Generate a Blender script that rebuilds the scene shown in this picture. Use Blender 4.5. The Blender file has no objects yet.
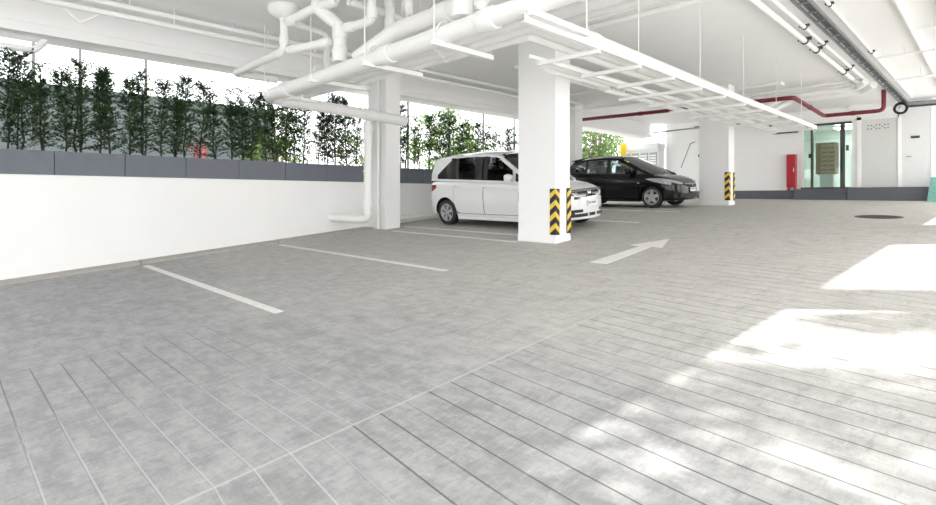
import bpy, math, random
from mathutils import Vector, Matrix
random.seed(7)
C = bpy.context.scene.collection
PI = math.pi
CEIL = 4.70

# ------------------------------------------------------------------ floor profile (the drive climbs away from the street)
def s_a(a):
    if a < -5: return -.425
    if a < 10: return .085*a
    if a < 18: return .85+.085*(a-10)-.065/16*(a-10)**2
    return 1.27+.02*(a-18)
def fl(a, b): return s_a(a)+.009*b
def slope(a, e=.05): return (s_a(a+e)-s_a(a-e))/(2*e)

# ------------------------------------------------------------------ mesh builder
class MB:
    def __init__(s): s.v, s.f, s.m = [], [], []
    def add(s, vs, fs, m=0):
        o = len(s.v); s.v += [tuple(v) for v in vs]
        s.f += [tuple(i+o for i in f) for f in fs]; s.m += [m]*len(fs); return s
    def box(s, x0, y0, z0, x1, y1, z1, m=0):
        v = [(x0,y0,z0),(x1,y0,z0),(x1,y1,z0),(x0,y1,z0),(x0,y0,z1),(x1,y0,z1),(x1,y1,z1),(x0,y1,z1)]
        return s.add(v, [(3,2,1,0),(4,5,6,7),(0,1,5,4),(1,2,6,5),(2,3,7,6),(3,0,4,7)], m)
    def cbox(s, x0, y0, z0, x1, y1, z1, c=.01, m=0):
        """box with chamfered vertical and top edges"""
        rings = []
        for z, k in ((z0, 0), (z1-c, 0), (z1, c)):
            a0, b0, a1, b1 = x0+k, y0+k, x1-k, y1-k
            rings.append([(a0+c,b0,z),(a1-c,b0,z),(a1,b0+c,z),(a1,b1-c,z),(a1-c,b1,z),(a0+c,b1,z),(a0,b1-c,z),(a0,b0+c,z)])
        return s.loft(rings, True, m)
    def loft(s, rings, caps=True, m=0, closed=True):
        n = len(rings[0]); v = [p for r in rings for p in r]; f = []
        for i in range(len(rings)-1):
            for j in range(n if closed else n-1):
                k = (j+1) % n
                f.append((i*n+j, i*n+k, (i+1)*n+k, (i+1)*n+j))
        if caps:
            f.append(tuple(range(n-1, -1, -1))); f.append(tuple((len(rings)-1)*n+j for j in range(n)))
        return s.add(v, f, m)
    def tube(s, pts, r, n=12, caps=True, m=0):
        pts = [Vector(p) for p in pts]
        rs = r if isinstance(r, (list, tuple)) else [r]*len(pts)
        rings, nrm = [], None
        for i, p in enumerate(pts):
            if i == 0: t = pts[1]-p
            elif i == len(pts)-1: t = p-pts[i-1]
            else: t = (pts[i+1]-p).normalized()+(p-pts[i-1]).normalized()
            t.normalize()
            if nrm is None:
                h = Vector((0,0,1)) if abs(t.z) < .9 else Vector((1,0,0))
                nrm = (h-t*h.dot(t)).normalized()
            else:
                nrm = (nrm-t*nrm.dot(t)).normalized()
            bi = t.cross(nrm)
            rings.append([p+(nrm*math.cos(2*PI*k/n)+bi*math.sin(2*PI*k/n))*rs[i] for k in range(n)])
        return s.loft(rings, caps, m)
    def lathe(s, prof, n=32, axis='z', c=(0,0,0), m=0):
        rings = []
        for k in range(n):
            a = 2*PI*k/n; ring = []
            for r, h in prof:
                p = (r*math.cos(a), r*math.sin(a), h)
                if axis == 'y': p = (p[0], p[2], p[1])
                if axis == 'x': p = (p[2], p[0], p[1])
                ring.append((p[0]+c[0], p[1]+c[1], p[2]+c[2]))
            rings.append(ring)
        rings.append(rings[0])
        return s.loft(rings, False, m, closed=False)

def round_path(pts, R, k=6):
    pts = [Vector(p) for p in pts]; out = [pts[0]]
    for i in range(1, len(pts)-1):
        p, a, b = pts[i], pts[i-1], pts[i+1]
        d1, d2 = (a-p), (b-p); l1, l2 = d1.length, d2.length
        d1.normalize(); d2.normalize()
        ang = d1.angle(d2)
        if ang > PI-.05: out.append(p); continue
        t = min(R/math.tan(ang/2), l1*.48, l2*.48)
        for j in range(k+1):
            u = j/k
            out.append((p+d1*t)*(1-u)**2+p*2*u*(1-u)+(p+d2*t)*u**2)
    out.append(pts[-1]); return out

def make_mesh(name, mb, mats, smooth=None):
    me = bpy.data.meshes.new(name)
    me.from_pydata(mb.v, [], mb.f)
    mats = mats if isinstance(mats, (list, tuple)) else [mats]
    for m in mats: me.materials.append(m)
    if len(mats) > 1: me.polygons.foreach_set('material_index', mb.m)
    me.validate()
    import bmesh
    bm = bmesh.new(); bm.from_mesh(me); bmesh.ops.recalc_face_normals(bm, faces=bm.faces); bm.to_mesh(me); bm.free()
    if smooth:
        me.polygons.foreach_set('use_smooth', [True]*len(me.polygons))
        me.set_sharp_from_angle(angle=math.radians(smooth))
    me.update(); return me

def obj(name, mb, mats, parent=None, smooth=None, recentre=None):
    if recentre is None: recentre = parent is None
    loc = Vector((0,0,0))
    if recentre:
        xs, ys, zs = zip(*mb.v)
        loc = Vector(((min(xs)+max(xs))/2, (min(ys)+max(ys))/2, min(zs)))
        mb.v = [tuple(Vector(p)-loc) for p in mb.v]
    o = bpy.data.objects.new(name, make_mesh(name, mb, mats, smooth))
    o.location = loc; C.objects.link(o); o.parent = parent
    return o
def part(name, mb, mats, parent, smooth=None, base=None, label=None):
    """child whose builder holds world coordinates; base = the thing's world location"""
    if base is not None:
        b = Vector(base); mb.v = [tuple(Vector(p)-b) for p in mb.v]
    o = obj(name, mb, mats, parent, smooth)
    if label: o['label'] = label
    return o
def tag(o, label, cat, group=None, kind=None):
    o['label'] = label; o['category'] = cat
    if group: o['group'] = group
    if kind: o['kind'] = kind
    return o
def thing(name, label, cat, loc=(0,0,0), group=None):
    o = bpy.data.objects.new(name, None); o.empty_display_size = .2; C.objects.link(o); o.location = loc
    return tag(o, label, cat, group)
def struct(name, mb, mat, label, cat, smooth=None):
    return tag(obj(name, mb, mat, None, smooth), label, cat, kind='structure')

# ------------------------------------------------------------------ materials
class NT:
    def __init__(s, name):
        s.mat = bpy.data.materials.new(name); s.mat.use_nodes = True
        s.nt = s.mat.node_tree; s.n = s.nt.nodes; s.bsdf = s.n['Principled BSDF']; s.out = s.n['Material Output']
    def link(s, a, b): s.nt.links.new(a, b)
    def put(s, sock, v):
        if isinstance(v, bpy.types.NodeSocket): s.link(v, sock)
        else: sock.default_value = v
    def math(s, op, a, b=0.0, c=None, clamp=False):
        n = s.n.new('ShaderNodeMath'); n.operation = op; n.use_clamp = clamp
        s.put(n.inputs[0], a); s.put(n.inputs[1], b)
        if c is not None: s.put(n.inputs[2], c)
        return n.outputs[0]
    def sstep(s, x, a, b):
        n = s.n.new('ShaderNodeMapRange'); n.interpolation_type = 'SMOOTHSTEP'
        s.put(n.inputs[0], x); n.inputs[1].default_value = a; n.inputs[2].default_value = b
        return n.outputs[0]
    def mix(s, f, a, b):
        n = s.n.new('ShaderNodeMix'); n.data_type = 'RGBA'
        s.put(n.inputs[0], f)
        for i, v in ((6, a), (7, b)): s.put(n.inputs[i], v if isinstance(v, bpy.types.NodeSocket) else (*v, 1) if len(v) == 3 else v)
        return n.outputs[2]
    def coords(s, scale=(1,1,1), geo=False):
        if geo: src = s.n.new('ShaderNodeNewGeometry').outputs['Position']
        else: src = s.n.new('ShaderNodeTexCoord').outputs['Object']
        if scale == (1,1,1): return src
        m = s.n.new('ShaderNodeMapping'); s.link(src, m.inputs[0]); m.inputs['Scale'].default_value = scale
        return m.outputs[0]
    def noise(s, vec, scale=5, detail=4, rough=.55):
        n = s.n.new('ShaderNodeTexNoise'); s.link(vec, n.inputs['Vector'])
        n.inputs['Scale'].default_value = scale; n.inputs['Detail'].default_value = detail; n.inputs['Roughness'].default_value = rough
        return n.outputs[0]
    def bump(s, h, strength=.2, dist=.01):
        b = s.n.new('ShaderNodeBump'); s.put(b.inputs['Height'], h); b.inputs['Strength'].default_value = strength; b.inputs['Distance'].default_value = dist
        s.link(b.outputs[0], s.bsdf.inputs['Normal'])
    def set(s, **k):
        names = dict(col='Base Color', rough='Roughness', metal='Metallic', coat='Coat Weight', trans='Transmission Weight', ior='IOR', alpha='Alpha', sub='Subsurface Weight', spec='Specular IOR Level')
        for a, v in k.items():
            if a == 'col' and not isinstance(v, bpy.types.NodeSocket): v = (*v, 1)
            s.put(s.bsdf.inputs[names[a]], v)
        return s

def simple(name, col, rough=.6, metal=0, var=.06, scale=6, coat=0, spec=.5, bump=0):
    t = NT(name); nz = t.noise(t.coords(), scale, 3)
    lo = tuple(max(0, c*(1-var)) for c in col); hi = tuple(min(1, c*(1+var)) for c in col)
    t.set(col=t.mix(nz, lo, hi), rough=rough, metal=metal, coat=coat, spec=spec)
    if bump: t.bump(nz, bump, .01)
    return t.mat

M = {}
M['wall'] = simple('white_plaster', (.89,.89,.885), .7, var=.03, scale=1.3)
M['ceil'] = simple('ceiling_paint', (.87,.87,.868), .75, var=.03, scale=.9)
M['column'] = simple('column_paint', (.89,.89,.887), .6, var=.02, scale=2)
M['pipe'] = simple('white_pipe_paint', (.86,.86,.85), .4, var=.03, scale=8)
M['steelwhite'] = simple('white_steel_paint', (.88,.88,.87), .4, var=.02, scale=5)
M['planter'] = simple('slate_grey_planter', (.135,.15,.18), .55, var=.12, scale=4)
M['plinth'] = simple('dark_grey_plinth', (.11,.115,.135), .55, var=.1, scale=3)
M['kerb'] = simple('kerb_concrete', (.38,.365,.335), .85, var=.25, scale=9, bump=.3)
M['paint'] = simple('worn_white_road_paint', (.74,.73,.70), .7, var=.12, scale=25)
M['red'] = simple('red_enamel', (.42,.015,.03), .35, var=.06)
M['redpipe'] = simple('dark_red_pipe_paint', (.17,.014,.026), .4, var=.1)
M['brown'] = simple('dark_brown_pipe', (.07,.045,.045), .5, var=.1)
M['black'] = simple('black_rubber', (.018,.018,.02), .6, var=.2, scale=20)
M['darkgrey'] = simple('dark_grey_metal', (.06,.065,.07), .45, var=.1)
M['grey'] = simple('galvanised_grey', (.30,.31,.32), .45, .3, var=.15, scale=12)
M['postgrey'] = simple('pale_grey_post', (.55,.56,.57), .5, var=.05)
M['iron'] = simple('manhole_iron', (.075,.07,.062), .7, .2, var=.3, scale=25, bump=.4)
M['yellow'] = simple('yellow_rubber', (.80,.55,.06), .55, var=.05)
M['carwhite'] = simple('white_car_paint', (.80,.81,.81), .22, var=.01, coat=1)
M['carblack'] = simple('black_car_paint', (.004,.004,.005), .16, var=.05, coat=.25, spec=.3)
M['chrome'] = simple('chrome', (.75,.75,.76), .12, 1, var=.02)
M['alloy'] = simple('silver_alloy', (.50,.51,.52), .35, .4, var=.03)
M['plate'] = simple('white_number_plate', (.78,.78,.76), .5, var=.02)
M['lampred'] = simple('red_tail_lamp', (.30,.01,.012), .15, var=.05, coat=1)
M['amber'] = simple('amber_lamp', (.7,.25,.03), .2, var=.05)
M['lens'] = simple('headlamp_lens', (.55,.57,.60), .1, .5, var=.12, scale=18, coat=1)
M['lensdark'] = simple('smoked_headlamp_lens', (.16,.17,.18), .08, .3, var=.3, scale=22, coat=1)
M['bark'] = simple('dark_bark', (.035,.033,.026), .85, var=.35, scale=18)
M['bark2'] = simple('pale_bark', (.16,.13,.10), .85, var=.35, scale=10)
M['soil'] = simple('potting_soil', (.05,.04,.03), .95, var=.3, scale=30)
M['tan'] = simple('tan_mailbox', (.66,.43,.27), .45, var=.08)
M['tandark'] = simple('brown_mailbox_side', (.40,.24,.15), .5, var=.08)
M['louvre'] = simple('pale_panel', (.66,.67,.66), .5, var=.02)
M['doorwhite'] = simple('door_white', (.76,.77,.78), .5, var=.02)
M['lobby'] = simple('lobby_wall', (.78,.80,.76), .6, var=.03)
M['yellowcloth'] = simple('yellow_banner', (.85,.60,.03), .7, var=.06)
M['neighbour'] = simple('neighbour_wall', (.045,.058,.06), .8, var=.1, scale=.7)
M['neighbourroof'] = simple('neighbour_trim', (.025,.036,.034), .8, var=.15, scale=2)
M['hut'] = simple('hut_white', (.74,.77,.78), .5, var=.03)
M['turq'] = simple('turquoise_netting', (.17,.40,.34), .5, var=.45, scale=22)
M['bounce_ground'] = simple('pale_bounce_ground', (.68,.68,.67), .85, var=.1, scale=1.2)
M['outground'] = simple('outside_ground', (.42,.41,.38), .9, var=.15, scale=1.5)
M['interior'] = simple('car_interior', (.03,.03,.033), .8, var=.1)

def leafmat(name, a, b, trans=.35):
    t = NT(name); nz = t.noise(t.coords(), 4, 2)
    col = t.mix(t.sstep(nz, .35, .65), a, b); t.set(col=col, rough=.55)
    tr = t.n.new('ShaderNodeBsdfTranslucent'); t.link(col, tr.inputs[0])
    mx = t.n.new('ShaderNodeMixShader'); mx.inputs[0].default_value = trans
    t.link(t.bsdf.outputs[0], mx.inputs[1]); t.link(tr.outputs[0], mx.inputs[2]); t.link(mx.outputs[0], t.out.inputs[0])
    return t.mat
M['leaf'] = leafmat('dark_green_leaf', (.022,.055,.022), (.065,.12,.035), .35)
M['leafl'] = leafmat('light_green_leaf', (.05,.10,.02), (.16,.22,.05), .4)
M['leaft'] = leafmat('tree_leaf', (.06,.13,.03), (.17,.27,.08), .4)
M['flower'] = leafmat('red_leaf', (.25,.03,.04), (.4,.08,.08), .3)

def glassmat(name, tint, refl=.12):
    t = NT(name); t.n.remove(t.bsdf)
    tr = t.n.new('ShaderNodeBsdfTransparent'); tr.inputs[0].default_value = (*tint, 1)
    gl = t.n.new('ShaderNodeBsdfGlossy'); gl.inputs['Roughness'].default_value = .03
    fr = t.n.new('ShaderNodeFresnel'); fr.inputs[0].default_value = 1.5
    f = t.math('ADD', fr.outputs[0], refl*.3, clamp=True)
    mx = t.n.new('ShaderNodeMixShader'); t.link(f, mx.inputs[0])
    t.link(tr.outputs[0], mx.inputs[1]); t.link(gl.outputs[0], mx.inputs[2]); t.link(mx.outputs[0], t.out.inputs[0])
    return t.mat
M['tint'] = glassmat('dark_tinted_glass', (.10,.105,.11), .15)
M['tintlight'] = glassmat('lightly_tinted_glass', (.78,.83,.85), .2)
M['green_glass'] = glassmat('green_door_glass', (.84,.93,.905), .1)

def emis(name, col, k):
    t = NT(name); t.n.remove(t.bsdf); e = t.n.new('ShaderNodeEmission'); e.inputs[0].default_value = (*col, 1); e.inputs[1].default_value = k
    t.link(e.outputs[0], t.out.inputs[0]); return t.mat
M['lamp'] = emis('lobby_lamp', (.95,1,.95), 4.5)

def floor_mat():
    t = NT('stamped_concrete'); P = t.coords(geo=True)
    sp = t.n.new('ShaderNodeSeparateXYZ'); t.link(P, sp.inputs[0]); a, b = sp.outputs[0], sp.outputs[1]
    mp = t.n.new('ShaderNodeMapping'); t.link(P, mp.inputs[0]); mp.inputs['Scale'].default_value = (3.2, 1.3, 1); mp.inputs['Rotation'].default_value = (0,0,.5)
    big = t.noise(P, .55, 5, .6); mid = t.noise(mp.outputs[0], 2.6, 9, .72); fine = t.noise(P, 38, 3, .6)
    streak = t.noise(t.coords((1.3, 4.2, 1), True), 1.9, 9, .74)
    warm = t.mix(t.sstep(mid, .34, .66), (.42,.405,.375), (.53,.515,.485))
    cool = t.mix(t.sstep(mid, .34, .66), (.265,.267,.268), (.38,.382,.383))
    near = t.math('ADD', a, t.math('MULTIPLY', t.math('SUBTRACT', big, .5), 4))      # sealed grey by the street, warmer inside; darkened near, lightened deep to even light
    col = t.mix(t.sstep(near, 1.6, 5.2), cool, warm)
    col = t.mix(t.math('MULTIPLY', t.sstep(streak, .50, .72), .38), col, (.15,.148,.142))
    col = t.mix(t.math('MULTIPLY', t.sstep(streak, .48, .25), .30), col, (.52,.51,.485))
    col = t.mix(t.math('MULTIPLY', t.sstep(fine, .55, .8), .22), col, (.16,.155,.15))
    fib = t.noise(t.coords((5.5, 17, 1), True), 1.7, 10, .8)
    col = t.mix(t.math('MULTIPLY', t.sstep(fib, .50, .68), .34), col, (.17,.168,.16))
    col = t.mix(t.math('MULTIPLY', t.sstep(fib, .48, .34), .30), col, (.60,.59,.57))
    # pressed plank joints, 194 mm apart
    skew = t.math('MULTIPLY', t.math('MAXIMUM', t.math('SUBTRACT', 2.68, b), 0), .115)
    ap = t.math('ADD', a, skew)
    fr = t.math('FRACT', t.math('ADD', t.math('DIVIDE', t.math('SUBTRACT', ap, .77), .194), 20))
    d = t.math('MULTIPLY', t.math('MINIMUM', fr, t.math('SUBTRACT', 1, fr)), .194)
    line = t.sstep(d, .0075, .0028)
    wear = t.noise(t.coords((1.2,.5,1), True), 1.1, 4, .6)
    right = t.math('LESS_THAN', b, 2.68)
    rl = t.math('MULTIPLY', t.math('MULTIPLY', line, right), t.math('MULTIPLY', t.sstep(wear, .22, .5), t.sstep(a, 13, 5)))
    left = t.math('MULTIPLY', t.math('GREATER_THAN', b, 2.68), t.sstep(t.math('ADD', b, t.math('MULTIPLY', wear, .6)), 5.95, 5.75))
    ll = t.math('MULTIPLY', t.math('MULTIPLY', line, left), t.sstep(t.math('ADD', a, wear), 3.0, 1.9))
    edge = t.math('MULTIPLY', t.sstep(t.math('ABSOLUTE', t.math('SUBTRACT', b, 2.68)), .014, .007), t.sstep(t.math('ADD', a, wear), 7, 3.5))
    col = t.mix(t.math('MULTIPLY', rl, .75), col, t.mix(t.sstep(ap, 1.75, 1.45), (.075,.072,.07), (.50,.50,.49)))
    wl = t.mix(t.sstep(t.math('ADD', b, t.math('MULTIPLY', t.math('SUBTRACT', mid, .5), 3)), 3.6, 4.7), (.47,.47,.465), (.13,.13,.13))
    col = t.mix(t.math('MULTIPLY', ll, .62), col, wl)
    col = t.mix(t.math('MULTIPLY', edge, .5), col, (.56,.555,.54))
    t.set(col=col, rough=t.math('ADD', .5, t.math('MULTIPLY', mid, .3)), spec=.35)
    h = t.math('SUBTRACT', t.math('ADD', t.math('MULTIPLY', mid, .5), t.math('MULTIPLY', fine, .18)), t.math('MULTIPLY', t.math('ADD', rl, ll), .5))
    t.bump(t.math('ADD', h, t.math('MULTIPLY', fib, .35)), .45, .012)
    return t.mat
M['floor'] = floor_mat()

# ------------------------------------------------------------------ the setting
def grid_surface(a0, a1, b0, b1, na, nb, f):
    mb = MB(); vs = []; fs = []
    for i in range(na+1):
        for j in range(nb+1):
            a = a0+(a1-a0)*i/na; b = b0+(b1-b0)*j/nb; vs.append((a, b, f(a, b)))
    for i in range(na):
        for j in range(nb):
            k = i*(nb+1)+j; fs.append((k, k+nb+1, k+nb+2, k+1))
    return mb.add(vs, fs)
fm = grid_surface(-8, 23.2, -1.7, 11.05, 140, 6, fl)
fo = struct('floor', fm, M['floor'], 'sloping grey stamped concrete driveway and parking floor', 'floor', 40)

struct('ground', grid_surface(-14, 30, -22, -1.7, 60, 4, fl), M['bounce_ground'], 'unseen ground on the open side, made pale to bounce light in', 'ground', 40)  # out of view; pale colour chosen to throw sunlight up onto the ceiling
struct('ground', grid_surface(-30, -8, -22, 30, 4, 4, lambda a, b: fl(-8, b)), M['outground'], 'street pavement below the drive', 'ground', 40)
BW = 11.0                                            # inner face of the low wall
struct('ceiling', MB().box(-8.5, -1.6, CEIL, 23.4, 11.5, CEIL+.25), M['ceil'], 'white painted concrete slab over the car park', 'ceiling')
mb = MB()                                            # low wall, follows the floor below and is level on top
mb.add([(-4, BW, fl(-4,BW)-.3), (22.3, BW, fl(23.2,BW)-.3), (22.3, BW, 1.865), (-4, BW, 1.865), (-4, BW+.55, fl(-4,BW)-.3), (22.3, BW+.55, fl(23.2,BW)-.3), (22.3, BW+.55, 1.865), (-4, BW+.55, 1.865)],
       [(0,1,2,3),(4,7,6,5),(3,2,6,7),(0,4,5,1),(0,3,7,4),(1,5,6,2)])
struct('wall_left', mb, M['wall'], 'low white plastered wall under the grey planters', 'wall')
mb = MB(); mb.box(-8.5, 10.88, 4.27, 22.3, 11.5, CEIL); mb.box(-8.5, 10.84, 4.10, 22.3, 11.5, 4.235); mb.box(-8.5, 10.90, 4.235, 22.3, 11.5, 4.27)
struct('beam', mb, M['ceil'], 'pale edge beam with a groove above the hedge side opening', 'beam')
struct('beam', MB().box(16.6, 4.3, CEIL-.07, 16.95, 10.84, CEIL), M['ceil'], 'shallow white ceiling beam crossing behind the second parking column', 'beam')
struct('beam', MB().box(-8.5, -1.6, 4.10, 23.2, -1.3, CEIL), M['ceil'], 'edge beam over the open driveway side', 'beam')
# end wall with a door opening
FW = 23.0
mb = MB(); mb.box(FW, 5.30, 1.0, FW+.25, 10.5, CEIL); mb.box(FW, -1.6, 1.0, FW+.25, 3.72, CEIL); mb.box(FW, 3.72, 4.19, FW+.25, 5.30, CEIL); mb.box(FW, 3.72, 1.0, FW+.25, 5.30, 1.80)
struct('wall_back', mb, M['wall'], 'white end wall around the glass entrance', 'wall')
struct('wall_right', MB().box(11.15, -1.6, .5, 13.4, -1.35, 4.10), M['wall'], 'short white side wall on the sunny open side', 'wall')
mb = MB().box(FW-.05, 5.43, fl(FW,7)-.1, FW, 10.5, 1.755)
struct('baseboard_back', mb, M['plinth'], 'dark grey painted band along the foot of the end wall', 'baseboard')
# kerb at the foot of the low wall, three lengths
for a0, a1, lab in ((-4, 2.60, 'low concrete kerb at the wall foot, the length by the street'), (2.63, 5.12, 'low concrete kerb at the wall foot, the length between the two stall lines'), (5.15, 7.5, 'low concrete kerb at the wall foot, the length before the wall column')):
    mb = MB(); n = 14; rings = []
    for i in range(n+1):
        a = a0+(a1-a0)*i/n; f = fl(a, 10.8); rings.append([(a,10.66,f-.03),(a,10.68,f+.035),(a,10.71,f+.045),(a,11.0,f+.05),(a,11.0,f-.03)])
    struct('kerb', mb.loft(rings), M['kerb'], lab, 'kerb', 30)

# columns, each with corner guards
COLS = [(7.62, 5.45, 8.06, 6.27, 'white rectangular column in front of the white car'),
        (15.95, 5.45, 16.40, 6.27, 'white rectangular column in front of the black car'),
        (7.58, 10.27, 8.00, 11.0, 'white wall column behind the bent drain pipe'),
        (15.5, 10.27, 15.95, 11.0, 'white wall column seen behind the black car'),
        (7.22, -1.6, 7.70, -.9, 'white column on the sunny open side'),
        (16.0, -1.6, 16.45, -.9, 'white column at the far end of the sunny open side')]
for i, (x0, y0, x1, y1, lab) in enumerate(COLS):
    zf = min(fl(x0,y0), fl(x1,y1))-.06
    struct('column', MB().box(x0, y0, zf, x1, y1, CEIL), M['column'], lab, 'column')
    if i < 2:
        struct('trim_%d' % (i+1), MB().cbox(x0-.012, y0-.012, zf, x1+.012, y1+.012, fl(x1,y0)+.10, .006), M['column'], 'raised white skirting at the foot of the ' + ('column before the white car' if i == 0 else 'column before the black car'), 'skirting')

def corner_guard(cx, cy, sx, sy, z0, label):
    """L shaped bumper, chevrons meeting at the corner; sx, sy point along the two column faces"""
    w, th, hgt = .105, .014, .80
    e = thing('corner_guard', label, 'corner guard', (cx, cy, z0), 'striped corner guards on the columns')
    g = .003; x_out, y_out = -sx*(g+th), -sy*(g+th)
    mb = MB()
    prof = [(x_out, y_out), (sx*w, y_out), (sx*w, -sy*g), (-sx*g, -sy*g), (-sx*g, sy*w), (x_out, sy*w)]
    mb.loft([[(p[0], p[1], z) for p in prof] for z in (0, hgt)])
    obj('rubber_body', mb, M['black'], e)
    q = .002
    for k in range(4):
        mb = MB(); z = .02+k*.2; up = .10; t = .095
        for dirn in (0, 1):
            pr = []
            for u in (0, 1):
                for zz in (z+up*(1-u)*1.0, z+up*(1-u)*1.0+t):
                    zz = min(max(zz, .0), hgt)
                    if dirn == 0: pr.append(((x_out if u == 0 else sx*w), y_out, zz))
                    else: pr.append((x_out, (y_out if u == 0 else sy*w), zz))
            off = (0, -sy*q, 0) if dirn == 0 else (-sx*q, 0, 0)
            f = [tuple(p[j]+off[j] for j in range(3)) for p in pr]
            mb.add(pr+f, [(0,1,3,2),(4,6,7,5),(0,4,5,1),(2,3,7,6),(0,2,6,4),(1,5,7,3)])
        obj('yellow_chevron', mb, M['yellow'], e)
for i, who in ((0, 'column before the white car'), (1, 'column before the black car')):
    x0, y0, x1, y1, _ = COLS[i]
    corner_guard(x0, y0, 1, 1, fl(x0, y0)+.15, 'yellow and black chevron guard on the near edge of the ' + who)
    corner_guard(x1, y0, -1, 1, fl(x1, y0)+.13, 'yellow and black guard on the far edge of the ' + who)

# painted lines, arrow
def painted(name, poly, label, cat, group=None):
    """flat paint: convex pieces of (a, b) quads laid on the sloping floor"""
    mb = MB()
    for q in poly:
        n = 10
        (p0, p1, p2, p3) = q
        top = []
        for i in range(n+1):
            u = i/n
            for (s, e) in ((p0, p1), (p3, p2)):
                a = s[0]+(e[0]-s[0])*u; b = s[1]+(e[1]-s[1])*u; top.append((a, b, fl(a, b)))
        vs = [(a, b, z+.004) for a, b, z in top]+[(a, b, z-.004) for a, b, z in top]
        N = len(top); fs = []
        for i in range(n):
            k = 2*i; fs += [(k, k+2, k+3, k+1), (N+k, N+k+1, N+k+3, N+k+2), (k, N+k, N+k+2, k+2), (k+1, k+3, N+k+3, N+k+1)]
        fs += [(0, 1, N+1, N), (2*n, N+2*n, N+2*n+1, 2*n+1)]
        mb.add(vs, fs)
    return tag(obj(name, mb, M['paint']), label, cat, group)
def line(a, b0, b1, label, w=.10): painted('parking_line', [((a-w/2,b0),(a-w/2,b1),(a+w/2,b1),(a+w/2,b0))], label, 'parking line', 'white stall lines on the floor')
line(2.63, 5.45, 10.45, 'white stall line on the floor, the one closest to the street')
line(5.06, 5.45, 10.45, 'white stall line on the empty floor before the column bay')
line(7.48, 6.2, 9.9, 'white stall line running from the wall column to the parking column')
line(8.16, 6.4, 10.3, 'thin white stall line beside the rear wheel of the white car', .07)
line(10.72, 5.5, 10.3, 'white stall line between the white car and the black car')
line(13.2, 5.7, 10.3, 'white stall line beside the black car on the side of the white car')
painted('floor_arrow', [((6.52,3.80),(8.10,3.90),(8.10,4.08),(6.50,4.07)), ((8.02,3.72),(8.85,3.985),(8.85,3.995),(8.02,4.27))], 'white arrow painted on the drive pointing toward the end wall', 'road arrow')

# manhole
e = thing('manhole_cover', 'round dark iron manhole cover in the floor near the entrance step', 'manhole cover', (13.35, 1.72, fl(13.35,1.72)))
ang = math.atan(slope(13.35)); e.rotation_euler = (0.009, -ang, 0)
obj('ring_frame', MB().lathe([(.33,-.01),(.39,-.01),(.39,.008),(.335,.010),(.33,-.01)], 40), M['iron'], e)
mb = MB().lathe([(0.0001,.004),(.325,.004),(.325,-.01),(.0001,-.01)], 40)
for i in range(-3, 4):
    w = math.sqrt(.30**2-(i*.085)**2); mb.box(i*.085-.018, -w, .003, i*.085+.018, w, .009)
obj('lid', mb, M['iron'], e)

# ------------------------------------------------------------------ entrance end: steps, glass door, panel, service door, cabinet
tag(obj('entrance_step', MB().cbox(22.55, 3.80, fl(22.8,4)-.1, FW-.05, 5.42, 1.62, .015), M['plinth']), 'dark grey lower step in front of the glass entrance', 'step')
tag(obj('entrance_step', MB().cbox(22.72, 3.80, 1.62, FW-.05, 5.42, 1.80, .012), M['plinth']), 'dark grey upper step at the sill of the glass entrance', 'step')
tag(obj('plinth', MB().cbox(22.5, 1.62, fl(22.8,2)-.1, FW-.05, 3.78, 1.835, .015), M['plinth']), 'dark grey raised plinth under the pale panel and the service door', 'plinth')
d1 = tag(obj('door_1', MB().box(FW+.02, 3.72, 1.80, FW+.16, 5.30, 1.86), M['darkgrey']), 'green tinted glass entrance door with dark posts', 'glass door', kind='structure')
base = d1.location
def dpart(n, mb, m, par=d1): return part(n, mb, m, par, base=base)
dpart('door_post', MB().box(FW-.02, 4.90, 1.86, FW+.10, 4.97, 4.19), M['darkgrey'])
dpart('door_post', MB().box(FW-.02, 3.93, 1.86, FW+.10, 4.06, 4.19), M['darkgrey'])
dpart('door_post', MB().box(FW-.02, 5.20, 1.86, FW+.10, 5.30, 4.19), M['steelwhite'])
dpart('door_header', MB().box(FW-.03, 3.72, 4.12, FW+.16, 5.30, 4.19), M['darkgrey'])
g = dpart('glass_pane', MB().box(FW+.05, 4.97, 1.86, FW+.065, 5.20, 4.12), M['green_glass'])
dpart('glass_pane', MB().box(FW+.03, 4.06, 1.86, FW+.045, 4.90, 4.12), M['green_glass'])
dpart('glass_pane', MB().box(FW+.05, 3.72, 1.86, FW+.065, 3.93, 4.12), M['green_glass'])
dpart('door_handle', MB().tube([(FW-.05,4.01,2.4),(FW-.05,4.01,3.3)], .018, 8), M['black'])
dpart('lock_case', MB().box(FW-.06, 4.92, 2.95, FW-.02, 5.03, 3.10), M['black'])
dpart('door_closer', MB().box(FW-.06, 3.80, 3.15, FW-.02, 3.88, 3.35), M['darkgrey'])
# lobby behind the glass
mb = MB(); mb.box(FW+.25, 1.9, 1.60, 28, 7.0, 1.80)
struct('floor', mb, M['louvre'], 'pale lobby floor behind the glass entrance', 'floor')
mb = MB(); mb.box(28, 1.8, 1.6, 28.2, 7.1, CEIL); mb.box(FW+.25, 1.8, 1.6, 28, 1.9, CEIL); mb.box(FW+.25, 7.0, 1.6, 28, 7.1, CEIL)
struct('wall_back', mb, M['lobby'], 'pale lobby walls behind the glass entrance', 'wall')
struct('ceiling', MB().box(FW+.25, 1.8, 4.45, 28.2, 7.1, 4.6), M['ceil'], 'pale lobby ceiling behind the glass entrance', 'ceiling')
e = thing('ceiling_light', 'bright lobby ceiling light seen through the glass entrance', 'ceiling light', (25.0, 4.3, 4.36))
obj('frame', MB().box(-.65,-.4,.02,.65,.4,.09), M['steelwhite'], e); obj('diffuser', MB().box(-.6,-.35,0,.6,.35,.02), M['lamp'], e)
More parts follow.
